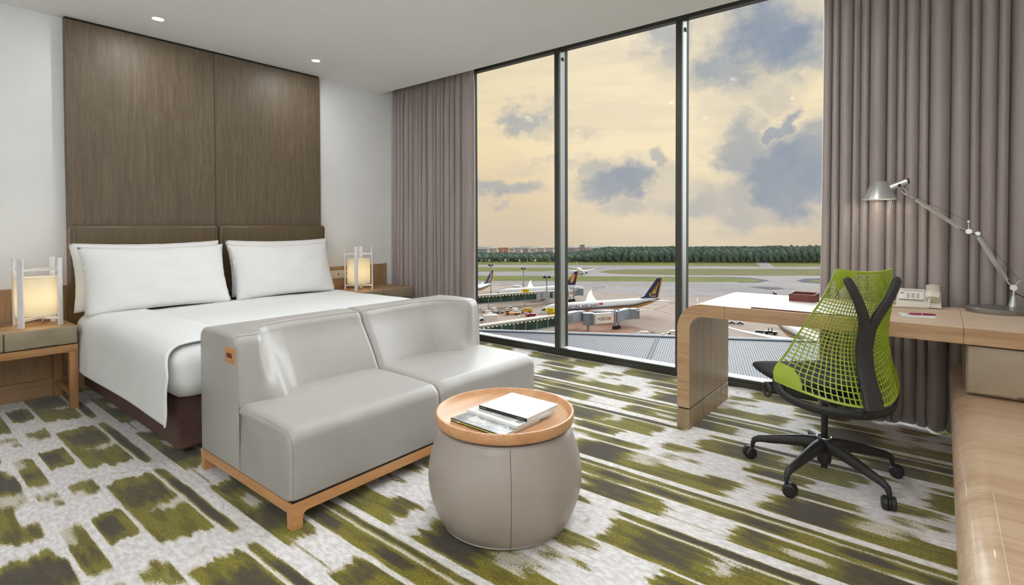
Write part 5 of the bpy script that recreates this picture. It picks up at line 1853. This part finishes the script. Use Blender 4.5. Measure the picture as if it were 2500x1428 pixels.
    if flag:
        obj('flag', Geo().box(.2, 2.2, 2.62, 2.72, 7.0, 7.4).box(.2, 2.2, 2.42, 2.52, 7.4, 7.8), [mat('flag_red', (206, 40, 58), .5)], fu, local=True, smooth=False)
    return t
F_gold = fuselage_mat('livery_gold_band', [(5.45, 5.95, (40, 44, 84)), (5.28, 5.45, (168, 92, 70)), (4.1, 5.28, (186, 148, 72))])
F_navy = fuselage_mat('livery_navy_tail', [(3.6, 4.4, (40, 44, 96))])
F_plain = fuselage_mat('livery_plain', [(5.5, 5.7, (60, 60, 70))])
def place_by(nose_px, nose_dz, tail_px, tail_dz):
    a = onz(*nose_px, GZ+nose_dz)
    b = onz(*tail_px, GZ+tail_dz)
    d = a-b
    d.z = 0
    sc = d.length/64.5
    hd = math.atan2(d.y, d.x)
    d.normalize()
    c = Vector((a.x, a.y, 0)) - d*31.5*sc
    return (c.x, c.y), sc, hd
c_, s_, h_ = place_by((1312, 767), 5.0, (1612, 733), 8.0)
airliner('lettered white airliner with gold and navy stripes beside the nearer jet bridge', c_, None, s_, h_, F_gold, M_navy, 'bird', ('SINGAPORE AIRLINES', 13.0, 2.15), flag=True)
c_, s_, h_ = place_by((1206, 720), 5.0, (1409, 696), 8.0)
airliner('white airliner with an amber sun disc on a navy tail behind the further jet bridge', c_, None, s_, h_, F_navy, M_navy, 'sun')
c_, s_, h_ = place_by((1060, 722), 5.0, (1203, 690), 8.0)
airliner('white airliner whose navy tail with a gold bird rises beside a floodlight mast', c_, None, s_, h_, F_gold, M_navy, 'bird')
a_ = gp(1416, 668)
airliner('small distant airliner taxiing head-on beyond the grass strip', (a_.x, a_.y), None, .62, math.atan2(-a_.y, -a_.x)+R(10), F_plain, M_jetwhite, None)
c_, s_, h_ = place_by((2085, 890), 5.0, (1890, 775), 8.0)
airliner('airliner close to the terminal roof with its long white wing under the desk top', c_, None, s_, h_, F_gold, M_navy, 'bird')

# ---- jet bridges
M_bridge = mat('bridge_grey_panel', (176, 180, 188), .5, var=.04, vscale=.4)
M_bridge2 = mat('bridge_blue_grey', (138, 150, 166), .5, var=.05, vscale=.4)
M_broof = mat('bridge_roof', (214, 202, 188), .6, var=.04, vscale=.3)
M_bglass = mat('bridge_green_glass', (28, 66, 58), .12, var=.25, vscale=.25, spec=.6)
M_bsteel = mat('bridge_steel', (150, 166, 182), .5, var=.03, vscale=.4)
M_blamp = mat('bridge_lamp', (255, 226, 160), .5, var=0, emit=2.0)
M_yellow = mat('gate_yellow', (246, 226, 28), .5, var=.02)
M_redprint = mat('red_print', (176, 26, 38), .5, var=.02)
def seg(p, q, w, z0, z1, taper=1.0):
    p, q = Vector((p.x, p.y, 0)), Vector((q.x, q.y, 0))
    d = (q-p).normalized()
    s = Vector((-d.y, d.x, 0))*w/2
    g = Geo()
    g.add([p+s+Vector((0, 0, z0)), p-s+Vector((0, 0, z0)), q-s*taper+Vector((0, 0, z0)), q+s*taper+Vector((0, 0, z0)),
           p+s+Vector((0, 0, z1)), p-s+Vector((0, 0, z1)), q-s*taper+Vector((0, 0, z1)), q+s*taper+Vector((0, 0, z1))],
          [[0, 1, 2, 3], [4, 5, 6, 7], [0, 1, 5, 4], [1, 2, 6, 5], [2, 3, 7, 6], [3, 0, 4, 7]])
    return g
def near_side(p, q):
    d = (q-p)
    d.z = 0
    d.normalize()
    s = Vector((-d.y, d.x, 0))
    return s if s.dot(Vector((p.x, p.y, 0))) < 0 else -s
def jet_bridge(label, top_a, top_b, dz_t, dz_b, bays, sign, sign_px, fixed_px, rot_px, tun, logo, legs):
    a, b = onz(*top_a, GZ+dz_t), onz(*top_b, GZ+dz_t)
    t = thing('jet_bridge', label, 'jet bridge', (a.x, a.y, GZ))
    W = 3.6
    zt, zb = GZ+dz_t, GZ+dz_b
    ns = near_side(a, b)
    obj('corridor_core', seg(a, b, W-.3, zb+.5, zt-.5), mat('corridor_dark', (24, 46, 42), .6, var=.2, vscale=.3), t, smooth=False)
    obj('roof_deck', seg(a, b, W+.5, zt-.35, zt), M_broof, t, smooth=False)
    obj('eaves_beam', seg(a+ns*(W/2+.1), b+ns*(W/2+.1), .25, zt-.85, zt-.36), M_bsteel, t, smooth=False)
    obj('floor_beam', seg(a, b, W+.3, zb, zb+.55), M_bsteel, t, smooth=False)
    L = (b-a).length
    n = bays
    for i in range(n):
        p, q = a.lerp(b, i/n+.004), a.lerp(b, (i+1)/n-.004)
        obj('glass_panel', seg(p+ns*(W/2-.05), q+ns*(W/2-.05), .12, zb+.56, zt-.86), M_bglass, t, smooth=False)
        pq = a.lerp(b, i/n)
        obj('post', seg(pq+ns*(W/2+.05), pq+ns*(W/2+.05)+(b-a).normalized()*.32, .3, GZ if i % 3 == 1 else zb, zt-.4), M_bsteel, t, smooth=False)
    m = int(L/2.2)
    g = Geo()
    for i in range(m):
        p = a.lerp(b, (i+.3)/m)
        q = p + (b-a).normalized()*.9
        gg = seg(p+ns*(W/2+.05), q+ns*(W/2+.05), .06, zt-1.25, zt-1.1)
        g.add(gg.v, gg.f)
    o = obj('lamp_row', g, M_blamp, t, smooth=False)
    o['kind'] = 'stuff'
    # fixed metal link beyond the glass
    c = b
    for i, (px, m_) in enumerate(fixed_px):
        q = onz(px[0], px[1], GZ+dz_t)
        sgm = obj('link_section', seg(c, q, W, zb+.2, zt-.05-.25*(i % 2)), m_, t, smooth=False)
        nn = near_side(c, q)
        u0, u1 = c.lerp(q, .32), c.lerp(q, .62)
        obj('door', seg(u0+nn*(W/2+.02), u1+nn*(W/2+.02), .1, zb+.7, zt-1.2), M_bridge2 if i % 2 == 0 else M_bglass, sgm, smooth=False)
        c = q
    # rotunda
    rc = onz(*rot_px, GZ+dz_t)
    obj('rotunda', Geo().lathe([(0, zb-.2), (2.5, zb-.2), (2.5, zt-.6), (2.7, zt-.5), (2.7, zt-.1), (0, zt+.2)], 20, (rc.x, rc.y, 0)), M_bridge2, t, ang=30)
    obj('rotunda_column', Geo().tube([(rc.x, rc.y, GZ), (rc.x, rc.y, zb)], .7, 14), M_bsteel, t)
    c = rc
    for i, (px, w, dz0, dz1, m_) in enumerate(tun):
        q = onz(px[0], px[1], GZ+dz_t)
        sg_ = obj('tunnel', seg(c, q, w, zb+dz0, zt+dz1), m_, t, smooth=False)
        if logo and i == logo[0]:
            nn = near_side(c, q)
            d = (q-c)
            d.z = 0
            Ld = d.length
            d.normalize()
            cc = Vector((c.x, c.y, 0)) + d*Ld*.50 + nn*(w/2+.04)
            zc = (zb+dz0+zt+dz1)/2
            ux = d if d.dot(RGT) > 0 else -d
            M = Matrix(((ux.x, 0, nn.x, cc.x), (ux.y, 0, nn.y, cc.y), (0, 1, 0, zc), (0, 0, 0, 1)))
            obj('advert_panel', seg(c+d*Ld*.06+nn*(w/2+.01), c+d*Ld*.88+nn*(w/2+.01), .05, zb+dz0+.25, zt+dz1-.25), M_white, sg_, smooth=False)
            k = logo[2]
            if logo[1]:
                obj('lettering', text_geo(logo[1], 2.3*k, M @ Matrix.Translation((-1.55*k, -.05, .02))), M_black, sg_, smooth=False)
            Ml = M @ Matrix.Translation((2.25*k if logo[1] else 0, 0, .02))
            h = .62*k
            def lp(nm, pts, m2):
                obj(nm, Geo().add([Ml @ Vector((x*h, y*h, 0)) for x, y in pts] + [Ml @ Vector((x*h, y*h, .03)) for x, y in pts],
                                  [list(range(len(pts))), [len(pts)+i2 for i2 in range(len(pts))]] + [[i2, (i2+1) % len(pts), len(pts)+(i2+1) % len(pts), len(pts)+i2] for i2 in range(len(pts))]), m2, sg_, smooth=False)
            lp('logo_wing', [(-2, 0), (-1, 1), (-1, -1)], M_redprint)
            lp('logo_wing', [(2, 0), (1, -1), (1, 1)], M_redprint)
            lp('logo_wing', [(-1, 1), (1, 1), (0, 0)], M_redprint)
            lp('logo_wing', [(-1, -1), (0, 0), (1, -1)], M_redprint)
            e0 = Vector((c.x, c.y, 0)) + d*Ld*.92 + nn*(w/2+.03)
            obj('red_band', seg(e0, e0+d*Ld*.03, .06, zb+dz0+.3, zt+dz1-.3), M_redprint, sg_, smooth=False)
        c = q
    for (px, py) in legs:
        p = onz(px, py, GZ+dz_t)
        lg = obj('drive_column', Geo().tube([(p.x, p.y, GZ+.8), (p.x, p.y, zt+1.2)], .35, 10), M_bsteel, t)
        obj('bogie', Geo().box(p.x-1.0, p.x+1.0, p.y-1.0, p.y+1.0, GZ, GZ+1.5, .3, 2), M_tyre, lg)
    sp = onz(*sign_px, zt+1.6)
    sn = Vector((-sp.x, -sp.y, 0)).normalized()
    ux = Vector((-sn.y, sn.x, 0))
    if ux.dot(RGT) < 0:
        ux = -ux
    hw, hh = 2.2, 1.05
    M = Matrix(((ux.x, 0, sn.x, sp.x), (ux.y, 0, sn.y, sp.y), (0, 1, 0, zt+1.6), (0, 0, 0, 1)))
    sgn = obj('gate_sign', Geo().box(-hw, hw, -hh, hh, -.15, .15, .05, 1, M).box(-.12, .12, -2.4, -hh, -.1, .1, M=M), M_yellow, t, smooth=False)
    obj('gate_number', text_geo(sign, 2.0, M @ Matrix.Translation((0, 0, .17))), M_black, sgn, smooth=False)
    return t
jet_bridge('green-glazed jet bridge ending beside the lettered airliner, with a yellow gate sign', (1090, 804), (1356, 768), 8.6, 3.2, 9, 'B5', (1344.5, 757.5),
           [((1410, 758.5), M_bridge), ((1425, 757), M_bridge2)], (1436, 763),
           [((1447, 765), 2.6, .8, -1.0, M_bridge2), ((1500, 761.5), 3.0, .4, -.2, M_bridge), ((1533, 753.5), 3.4, .6, .3, M_bridge2), ((1556, 752), 4.0, .4, -.1, M_bridge2)],
           (1, 'HSBC', .95), [(1501, 760), (1510, 759)])
jet_bridge('green-glazed jet bridge further off beside the jet with the sun on its tail', (1060, 727), (1306, 711), 8.6, 3.2, 8, 'B4', (1283, 709.5),
           [((1332, 709), M_bridge), ((1354, 707.6), M_bridge)], (1366, 707),
           [((1384, 706), 3.0, .6, -.4, M_bridge), ((1396, 704.5), 3.0, .4, -.2, M_bridge), ((1408, 702), 3.4, .4, .3, M_bridge2), ((1425, 702.5), 4.0, .4, -.2, M_bridge2)],
           (1, '', 1.4), [(1400, 704), (1392, 705)])

# ---- floodlight masts
def mast(label, px, base_py, top_py, r):
    b = gp(px, base_py)
    d = Vector((b.x, b.y, 0)).length
    tp = onz(px, top_py, 0)
    rr = ray(px, top_py)
    k = Vector((b.x, b.y, 0)).length/Vector((rr.x, rr.y, 0)).length
    zt = CAMH + rr.z*k
    t = thing('floodlight_mast', label, 'light mast', (b.x, b.y, GZ), 0, 'floodlight masts on the apron')
    obj('pole', Geo().tube([(b.x, b.y, GZ), (b.x, b.y, zt)], [.5, .3], 12), M_bsteel, t)
    obj('head_ring', Geo().lathe([(.4, zt-.6), (r, zt-.3), (r, zt), (.4, zt+.3)], 16, (b.x, b.y, 0)), M_tyre, t)
    obj('collar', Geo().lathe([(.3, zt-2.6), (r*.45, zt-2.4), (r*.45, zt-2.0), (.3, zt-1.9)], 12, (b.x, b.y, 0)), M_bsteel, t)
    for i in range(8):
        a = 2*PI*i/8
        c = Vector((b.x+r*.9*math.cos(a), b.y+r*.9*math.sin(a), zt+.4))
        obj('floodlight', Geo().box(c.x-.5, c.x+.5, c.y-.5, c.y+.5, c.z-.5, c.z+.45, .1, 1), M_bridge2 if i % 2 else M_tyre, t)
mast('floodlight mast standing before the tail with the gold bird at the far jet', 1198.5, 728, 648, 1.5)
mast('floodlight mast standing near the white catering truck', 1278, 718, 656, 1.6)
mast('broad-headed floodlight mast rising beside the glazed corridor of the sun-tailed jet', 1335, 760, 677, 2.3)

# ---- apron vehicles
def veh(kind, label, px, py, hd, colr, s=1.0, group='vehicles on the apron'):
    b = gp(px, py)
    mt = mat('vehicle_paint_%d_%d_%d' % colr, colr, .4, var=.03, vscale=1)
    t = thing(kind, label, {'baggage_cart': 'baggage cart'}.get(kind, 'vehicle'), (b.x, b.y, GZ), hd, group, s)
    gl = mat('vehicle_glass', (40, 46, 54), .15)
    def wheels(xs, w, r):
        for x in xs:
            for sg in (-1, 1):
                obj('wheel', Geo().tube([(x, sg*w-.15, r), (x, sg*w+.15, r)], r, 12), M_tyre, t, local=True)
    if kind == 'baggage_cart':
        obj('chassis', Geo().box(-1.6, 1.6, -.8, .8, .35, .55, .05, 1), M_bridge2, t, local=True)
        obj('canopy', Geo().prism([(-1.6, .56), (1.6, .56), (1.6, 1.9), (1.3, 2.2), (-1.3, 2.2), (-1.6, 1.9)], -.8, .8, 'Y'), mt, t, local=True, smooth=False)
        wheels((-1.1, 1.1), .7, .28)
    elif kind == 'pickup':
        obj('body', Geo().prism([(-2.4, .5), (2.4, .5), (2.4, 1.05), (1.2, 1.2), (.6, 1.8), (-.7, 1.8), (-.9, 1.15), (-2.4, 1.15)], -.9, .9, 'Y'), mt, t, local=True, smooth=False)
        obj('windows', Geo().prism([(1.05, 1.22), (.55, 1.72), (-.62, 1.72), (-.75, 1.22)], -.92, .92, 'Y'), gl, t, local=True, smooth=False)
        wheels((-1.5, 1.5), .85, .38)
    elif kind == 'van':
        obj('body', Geo().prism([(-2.6, .45), (2.6, .45), (2.6, 1.1), (1.8, 1.35), (1.2, 2.1), (-2.5, 2.15), (-2.6, 1.4)], -.95, .95, 'Y'), mt, t, local=True, smooth=False)
        obj('windows', Geo().prism([(1.6, 1.4), (1.1, 1.95), (-2.3, 1.98), (-2.3, 1.4)], -.97, .97, 'Y'), gl, t, local=True, smooth=False)
        obj('side_stripe', Geo().box(-2.5, 2.4, -.98, .98, .85, 1.0), M_white, t, local=True, smooth=False)
        wheels((-1.6, 1.6), .9, .4)
    elif kind == 'loader_truck':
        obj('deck', Geo().box(-4, 2.0, -1.3, 1.3, .6, 1.1, .05, 1), mt, t, local=True)
        obj('cab', Geo().prism([(2.05, .6), (4, .6), (4, 1.6), (3.5, 2.4), (2.05, 2.4)], -1.2, 1.2, 'Y'), mt, t, local=True, smooth=False)
        obj('cab_window', Geo().prism([(3.9, 1.55), (3.46, 2.25), (2.3, 2.25), (2.3, 1.55)], -1.23, 1.23, 'Y'), gl, t, local=True, smooth=False)
        wheels((-3, -1.5, 2.9), 1.15, .5)
    elif kind == 'box_truck':
        obj('box', Geo().box(-3.4, 1.6, -1.25, 1.25, .9, 3.4, .08, 1), mt, t, local=True)
        obj('cab', Geo().prism([(1.7, .6), (3.6, .6), (3.6, 1.5), (3.1, 2.5), (1.7, 2.5)], -1.15, 1.15, 'Y'), M_jetwhite, t, local=True, smooth=False)
        obj('cab_window', Geo().prism([(3.5, 1.5), (3.05, 2.35), (2.1, 2.35), (2.1, 1.5)], -1.18, 1.18, 'Y'), gl, t, local=True, smooth=False)
        wheels((-2.3, 2.6), 1.1, .5)
    elif kind == 'tow_tractor':
        obj('body', Geo().prism([(-1.8, .35), (1.9, .35), (1.9, 1.0), (.4, 1.15), (-.2, 1.2), (-.4, .95), (-1.8, .95)], -.8, .8, 'Y'), mt, t, local=True, smooth=False)
        obj('roll_frame', Geo().tube([(-.3, -.7, 1.1), (-.3, -.7, 2.0), (-.3, .7, 2.0), (-.3, .7, 1.1)], .08, 6).tube([(.7, -.7, 1.1), (.7, -.7, 1.9), (.7, .7, 1.9), (.7, .7, 1.1)], .08, 6), M_tyre, t, local=True)
        wheels((-1.1, 1.2), .75, .4)
    return t
vy = lambda px, py, a=0: math.atan2(ray(px, py).y, ray(px, py).x)+R(90+a)
WHT, RED, ORG, DRK, YEL, GRY = (236, 234, 230), (176, 44, 40), (214, 134, 38), (52, 54, 62), (222, 176, 50), (150, 152, 158)
for k, (kind, lb, px, py, a, c, s) in enumerate([
    ('baggage_cart', 'white baggage cart among the group beneath the further glazed corridor', 1184, 762, 20, WHT, 1.5),
    ('baggage_cart', 'white baggage cart among the group beneath the further glazed corridor', 1192, 768, 20, WHT, 1.5),
    ('baggage_cart', 'pale grey baggage cart standing alone behind the small tow tractor', 1206, 763, 70, (206, 204, 200), 1.8),
    ('baggage_cart', 'white baggage cart parked nearest the long white truck', 1197, 776, 40, WHT, 1.7),
    ('tow_tractor', 'small grey tow tractor standing between baggage carts and the pickup', 1221, 765, 0, GRY, 1.7),
    ('pickup', 'white pickup parked under the further glazed corridor', 1246, 757, 15, WHT, 1.6),
    ('box_truck', 'small white truck parked behind the low orange loader', 1257, 762, 60, WHT, .9),
    ('loader_truck', 'low orange belt loader on the apron between the two jet bridges', 1252, 768, 10, ORG, 1.5),
    ('box_truck', 'amber box truck parked beside the corridor pier', 1285, 764, 10, YEL, 1.2),
    ('tow_tractor', 'red tow tractor by the nose of the lettered airliner', 1296, 772, 30, RED, 2.0),
    ('box_truck', 'white catering truck with a red cab band standing by the middle mast', 1266, 710, 170, WHT, 1.7),
    ('box_truck', 'long white truck beside the nearer glazed corridor', 1192, 792, 15, WHT, 2.0),
    ('box_truck', 'white truck parked by the roof edge beyond the bridge wheels', 1569, 822, 20, WHT, 1.0),
    ('tow_tractor', 'dark tow tractor between two white trucks at the roof edge', 1594, 822, 40, DRK, 1.5),
    ('pickup', 'white pickup beside the roof edge next to the dark tractor', 1618, 823, 10, WHT, 1.2),
    ('box_truck', 'white truck half hidden by the desk leg at the roof edge', 1642, 821, 30, WHT, 1.1),
    ('van', 'dark van with a pale side stripe under the airliner wing', 1851, 815.5, 5, DRK, 1.15),
    ('tow_tractor', 'long dark tractor parked in front of the striped van', 1882, 816, 5, DRK, 2.0),
    ('pickup', 'small dark car seen just beneath the desk top', 1787, 790.5, 0, DRK, 1.0),
    ('pickup', 'small charcoal car parked ahead of the wing tip', 1807, 791.5, 0, (70, 72, 78), 1.0)]):
    veh(kind, lb, px, py, vy(px, py, a), c, s*.72)

# ---- distant trees, woodland ridge and housing blocks
M_leafA = mat('hazed_tree_leaf', (112, 132, 116), .95, var=.16, vscale=.6)  # leaf colours paled: distance haze is mixed into them
M_leafB = mat('hazed_tree_leaf_dark', (98, 120, 112), .95, var=.16, vscale=.6)
M_leafC = mat('hazed_ridge_leaf', (128, 146, 148), .95, var=.08, vscale=.2)
M_bark = mat('far_tree_bark', (92, 84, 74), .9)
def far_trees():
    rnd = random.Random(3)
    protos = []
    for k in range(5):
        bm = bmesh.new()
        for (dx, dy, dz, r) in ((0, 0, .62, .40), (.26, .1, .52, .28), (-.27, -.06, .50, .30), (.05, -.2, .42, .30), (-.05, .15, .30, .36), (.16, -.1, .18, .32), (-.2, .05, .16, .30)):
            ret = bmesh.ops.create_icosphere(bm, subdivisions=2, radius=1.0)
            for v in ret['verts']:
                n = v.co.copy()
                rr = r*(1 + .28*noise.noise(n*2.2+Vector((k*7+dx*9, 0, 0))) + .18*noise.noise(n*6+Vector((k, 3, dx))))
                v.co = Vector((dx, dy, dz)) + Vector((n.x*rr, n.y*rr, n.z*rr*.85))
        g = Geo().bm(bm)
        g.tube([(0, 0, 0), (0, 0, .4)], [.035, .025], 6)
        protos.append(build_mesh('far_tree', g, M_leafA if k % 2 else M_leafB, True, 80))
    def tree(px, py, h, w, lb, grp):
        b = gp(px, py)
        o = bpy.data.objects.new('tree', rnd.choice(protos))
        col.objects.link(o)
        o.location = (b.x, b.y, GZ)
        o.scale = (w, w, h)
        o.rotation_euler = (0, 0, rnd.uniform(0, 6))
        tag(o, lb, 'tree', grp)
    for row, (dy, k0, x0, lb, grp) in enumerate((
            (0.0, .80, 1112.0, 'dark green tree in the front row of the woodland past the runway', 'front row of the far woodland'),
            (-1.7, .92, 1119.0, 'rounded tree in the middle row of the woodland past the runway', 'middle row of the far woodland'),
            (-3.3, 1.04, 1445.0, 'tall tree rising from the back of the woodland past the runway', 'back row of the far woodland'))):
        px = x0
        while px < 2092:
            hgt = interp([(1100, 13), (1300, 13), (1430, 13.5), (1470, 18), (1500, 20), (1700, 20), (1850, 20), (1930, 22.5), (2010, 23.5), (2090, 22)], px)
            w = rnd.uniform(8.0, 10.5)
            py = 638.5 + (px-1100)/900*2.2 + dy
            tree(px, py, hgt*k0*rnd.uniform(.86, 1.08), w, lb, grp)
            d = gp(px, py).length
            px += (w*1.10)/d*FPX*1.04
    # ridge closing the view, haze tinted into its leaf colour
    hf = Vector((FWD.x, FWD.y, 0)).normalized()
    hr = Vector((RGT.x, RGT.y, 0)).normalized()
    for (D_, hh, s0, s1, m_, lb_) in ((838, 9.5, -120, 780, M_leafB, 'dark undergrowth filling the woodland between the tree rows'),):
        g = Geo()
        N1 = 420
        fr, tp, bk = [], [], []
        for i in range(N1+1):
            s = s0 + (s1-s0)*i/N1
            b = hf*D_ + hr*s
            zt = GZ + hh + 2.2*noise.noise(Vector((s*.03, 2, 0))) + 1.6*noise.noise(Vector((s*.14, 4, 0))) + 1.2*noise.noise(Vector((s*.45, 8, 0)))
            zt += 8.5*sstep(80, 170, s)
            fr.append((b.x-hf.x*9, b.y-hf.y*9, GZ))
            tp.append((b.x, b.y, zt))
            bk.append((b.x+hf.x*9, b.y+hf.y*9, GZ))
        n = N1+1
        g.add(fr+tp+bk, [[i, i+1, n+i+1, n+i] for i in range(N1)] + [[n+i, n+i+1, 2*n+i+1, 2*n+i] for i in range(N1)])
        o = obj('undergrowth', g, m_, ang=80)
        tag(o, lb_, 'woodland')
        o['kind'] = 'stuff'
    g = Geo()
    N_ = 260
    fr, tp, bk = [], [], []
    for i in range(N_+1):
        s = -700 + 1700*i/N_
        b = hf*1180 + hr*s
        zt = GZ + 5.8 + 1.3*noise.noise(Vector((s*.02, 0, 0))) + 1.0*noise.noise(Vector((s*.09, 4, 0))) + .9*noise.noise(Vector((s*.31, 8, 0)))
        fr.append((b.x-hf.x*14, b.y-hf.y*14, GZ))
        tp.append((b.x, b.y, zt))
        bk.append((b.x+hf.x*14, b.y+hf.y*14, GZ))
    n = N_+1
    g.add(fr+tp+bk, [[i, i+1, n+i+1, n+i] for i in range(N_)] + [[n+i, n+i+1, 2*n+i+1, 2*n+i] for i in range(N_)])
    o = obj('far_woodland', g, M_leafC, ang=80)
    tag(o, 'haze-painted blue-green ridge of woodland along the horizon', 'woodland')
    o['kind'] = 'stuff'
far_trees()
def far_blocks():
    M_bw = mat('block_white', (226, 220, 214), .8, var=.05, vscale=.2)
    M_bo = mat('block_orange', (224, 164, 130), .8, var=.05, vscale=.2)
    M_bg = mat('block_grey', (176, 182, 190), .8, var=.05, vscale=.2)
    M_win = mat('block_window', (128, 138, 150), .4)
    hf = Vector((FWD.x, FWD.y, 0)).normalized()
    hr = Vector((RGT.x, RGT.y, 0)).normalized()
    D = 1010.0
    specs = [(1166, 1190, 609, M_bg), (1193, 1214, 607.5, M_bw), (1217, 1228, 606.5, M_bo), (1229, 1241, 606.5, M_bo), (1243, 1254, 607, M_bw), (1256, 1272, 606, M_bw), (1276, 1290, 607.5, M_bg), (1293, 1310, 608, M_bw), (1312, 1328, 606.5, M_bw), (1331, 1350, 606, M_bw), (1356, 1382, 607, M_bw), (1386, 1400, 607, M_bg), (1402, 1414, 606, M_bw), (1416, 1426, 599.5, M_bg), (1428, 1440, 605.5, M_bw), (1442, 1455, 606, M_bw)]
    for i, (xa, xb, yt, m) in enumerate(specs):
        k = lambda px: CAM + ray(px, yt)*(D/ray(px, yt).dot(Vector((hf.x, hf.y, 0))))
        a, b = k(xa), k(xb)
        zt = (a.z+b.z)/2 + 1.6
        dirn = 'orange-fronted' if m is M_bo else ('grey' if m is M_bg else 'white')
        lb = {599.5: 'tall grey tower block above the far housing row'}.get(yt, '%s apartment block of the housing row beyond the far trees' % dirn)
        t = thing('apartment_block', lb, 'building', (a.x, a.y, GZ), 0, 'housing blocks beyond the far trees')
        obj('walls', seg(a, b, 14, GZ, zt), m, t, smooth=False)
        ns = near_side(a, b)
        nf = max(2, int((zt-GZ)/3.2))
        for f in range(nf):
            z0 = zt - 1.0 - f*3.0
            if z0-1.4 < GZ+2:
                break
            obj('window_band', seg(a.lerp(b, .08)+ns*7.03, a.lerp(b, .92)+ns*7.03, .2, z0-1.3, z0), M_win, t, smooth=False)
        obj('roof_parapet', seg(a-(b-a)*.02, b+(b-a)*.02, 14.6, zt, zt+.5), m, t, smooth=False)
far_blocks()
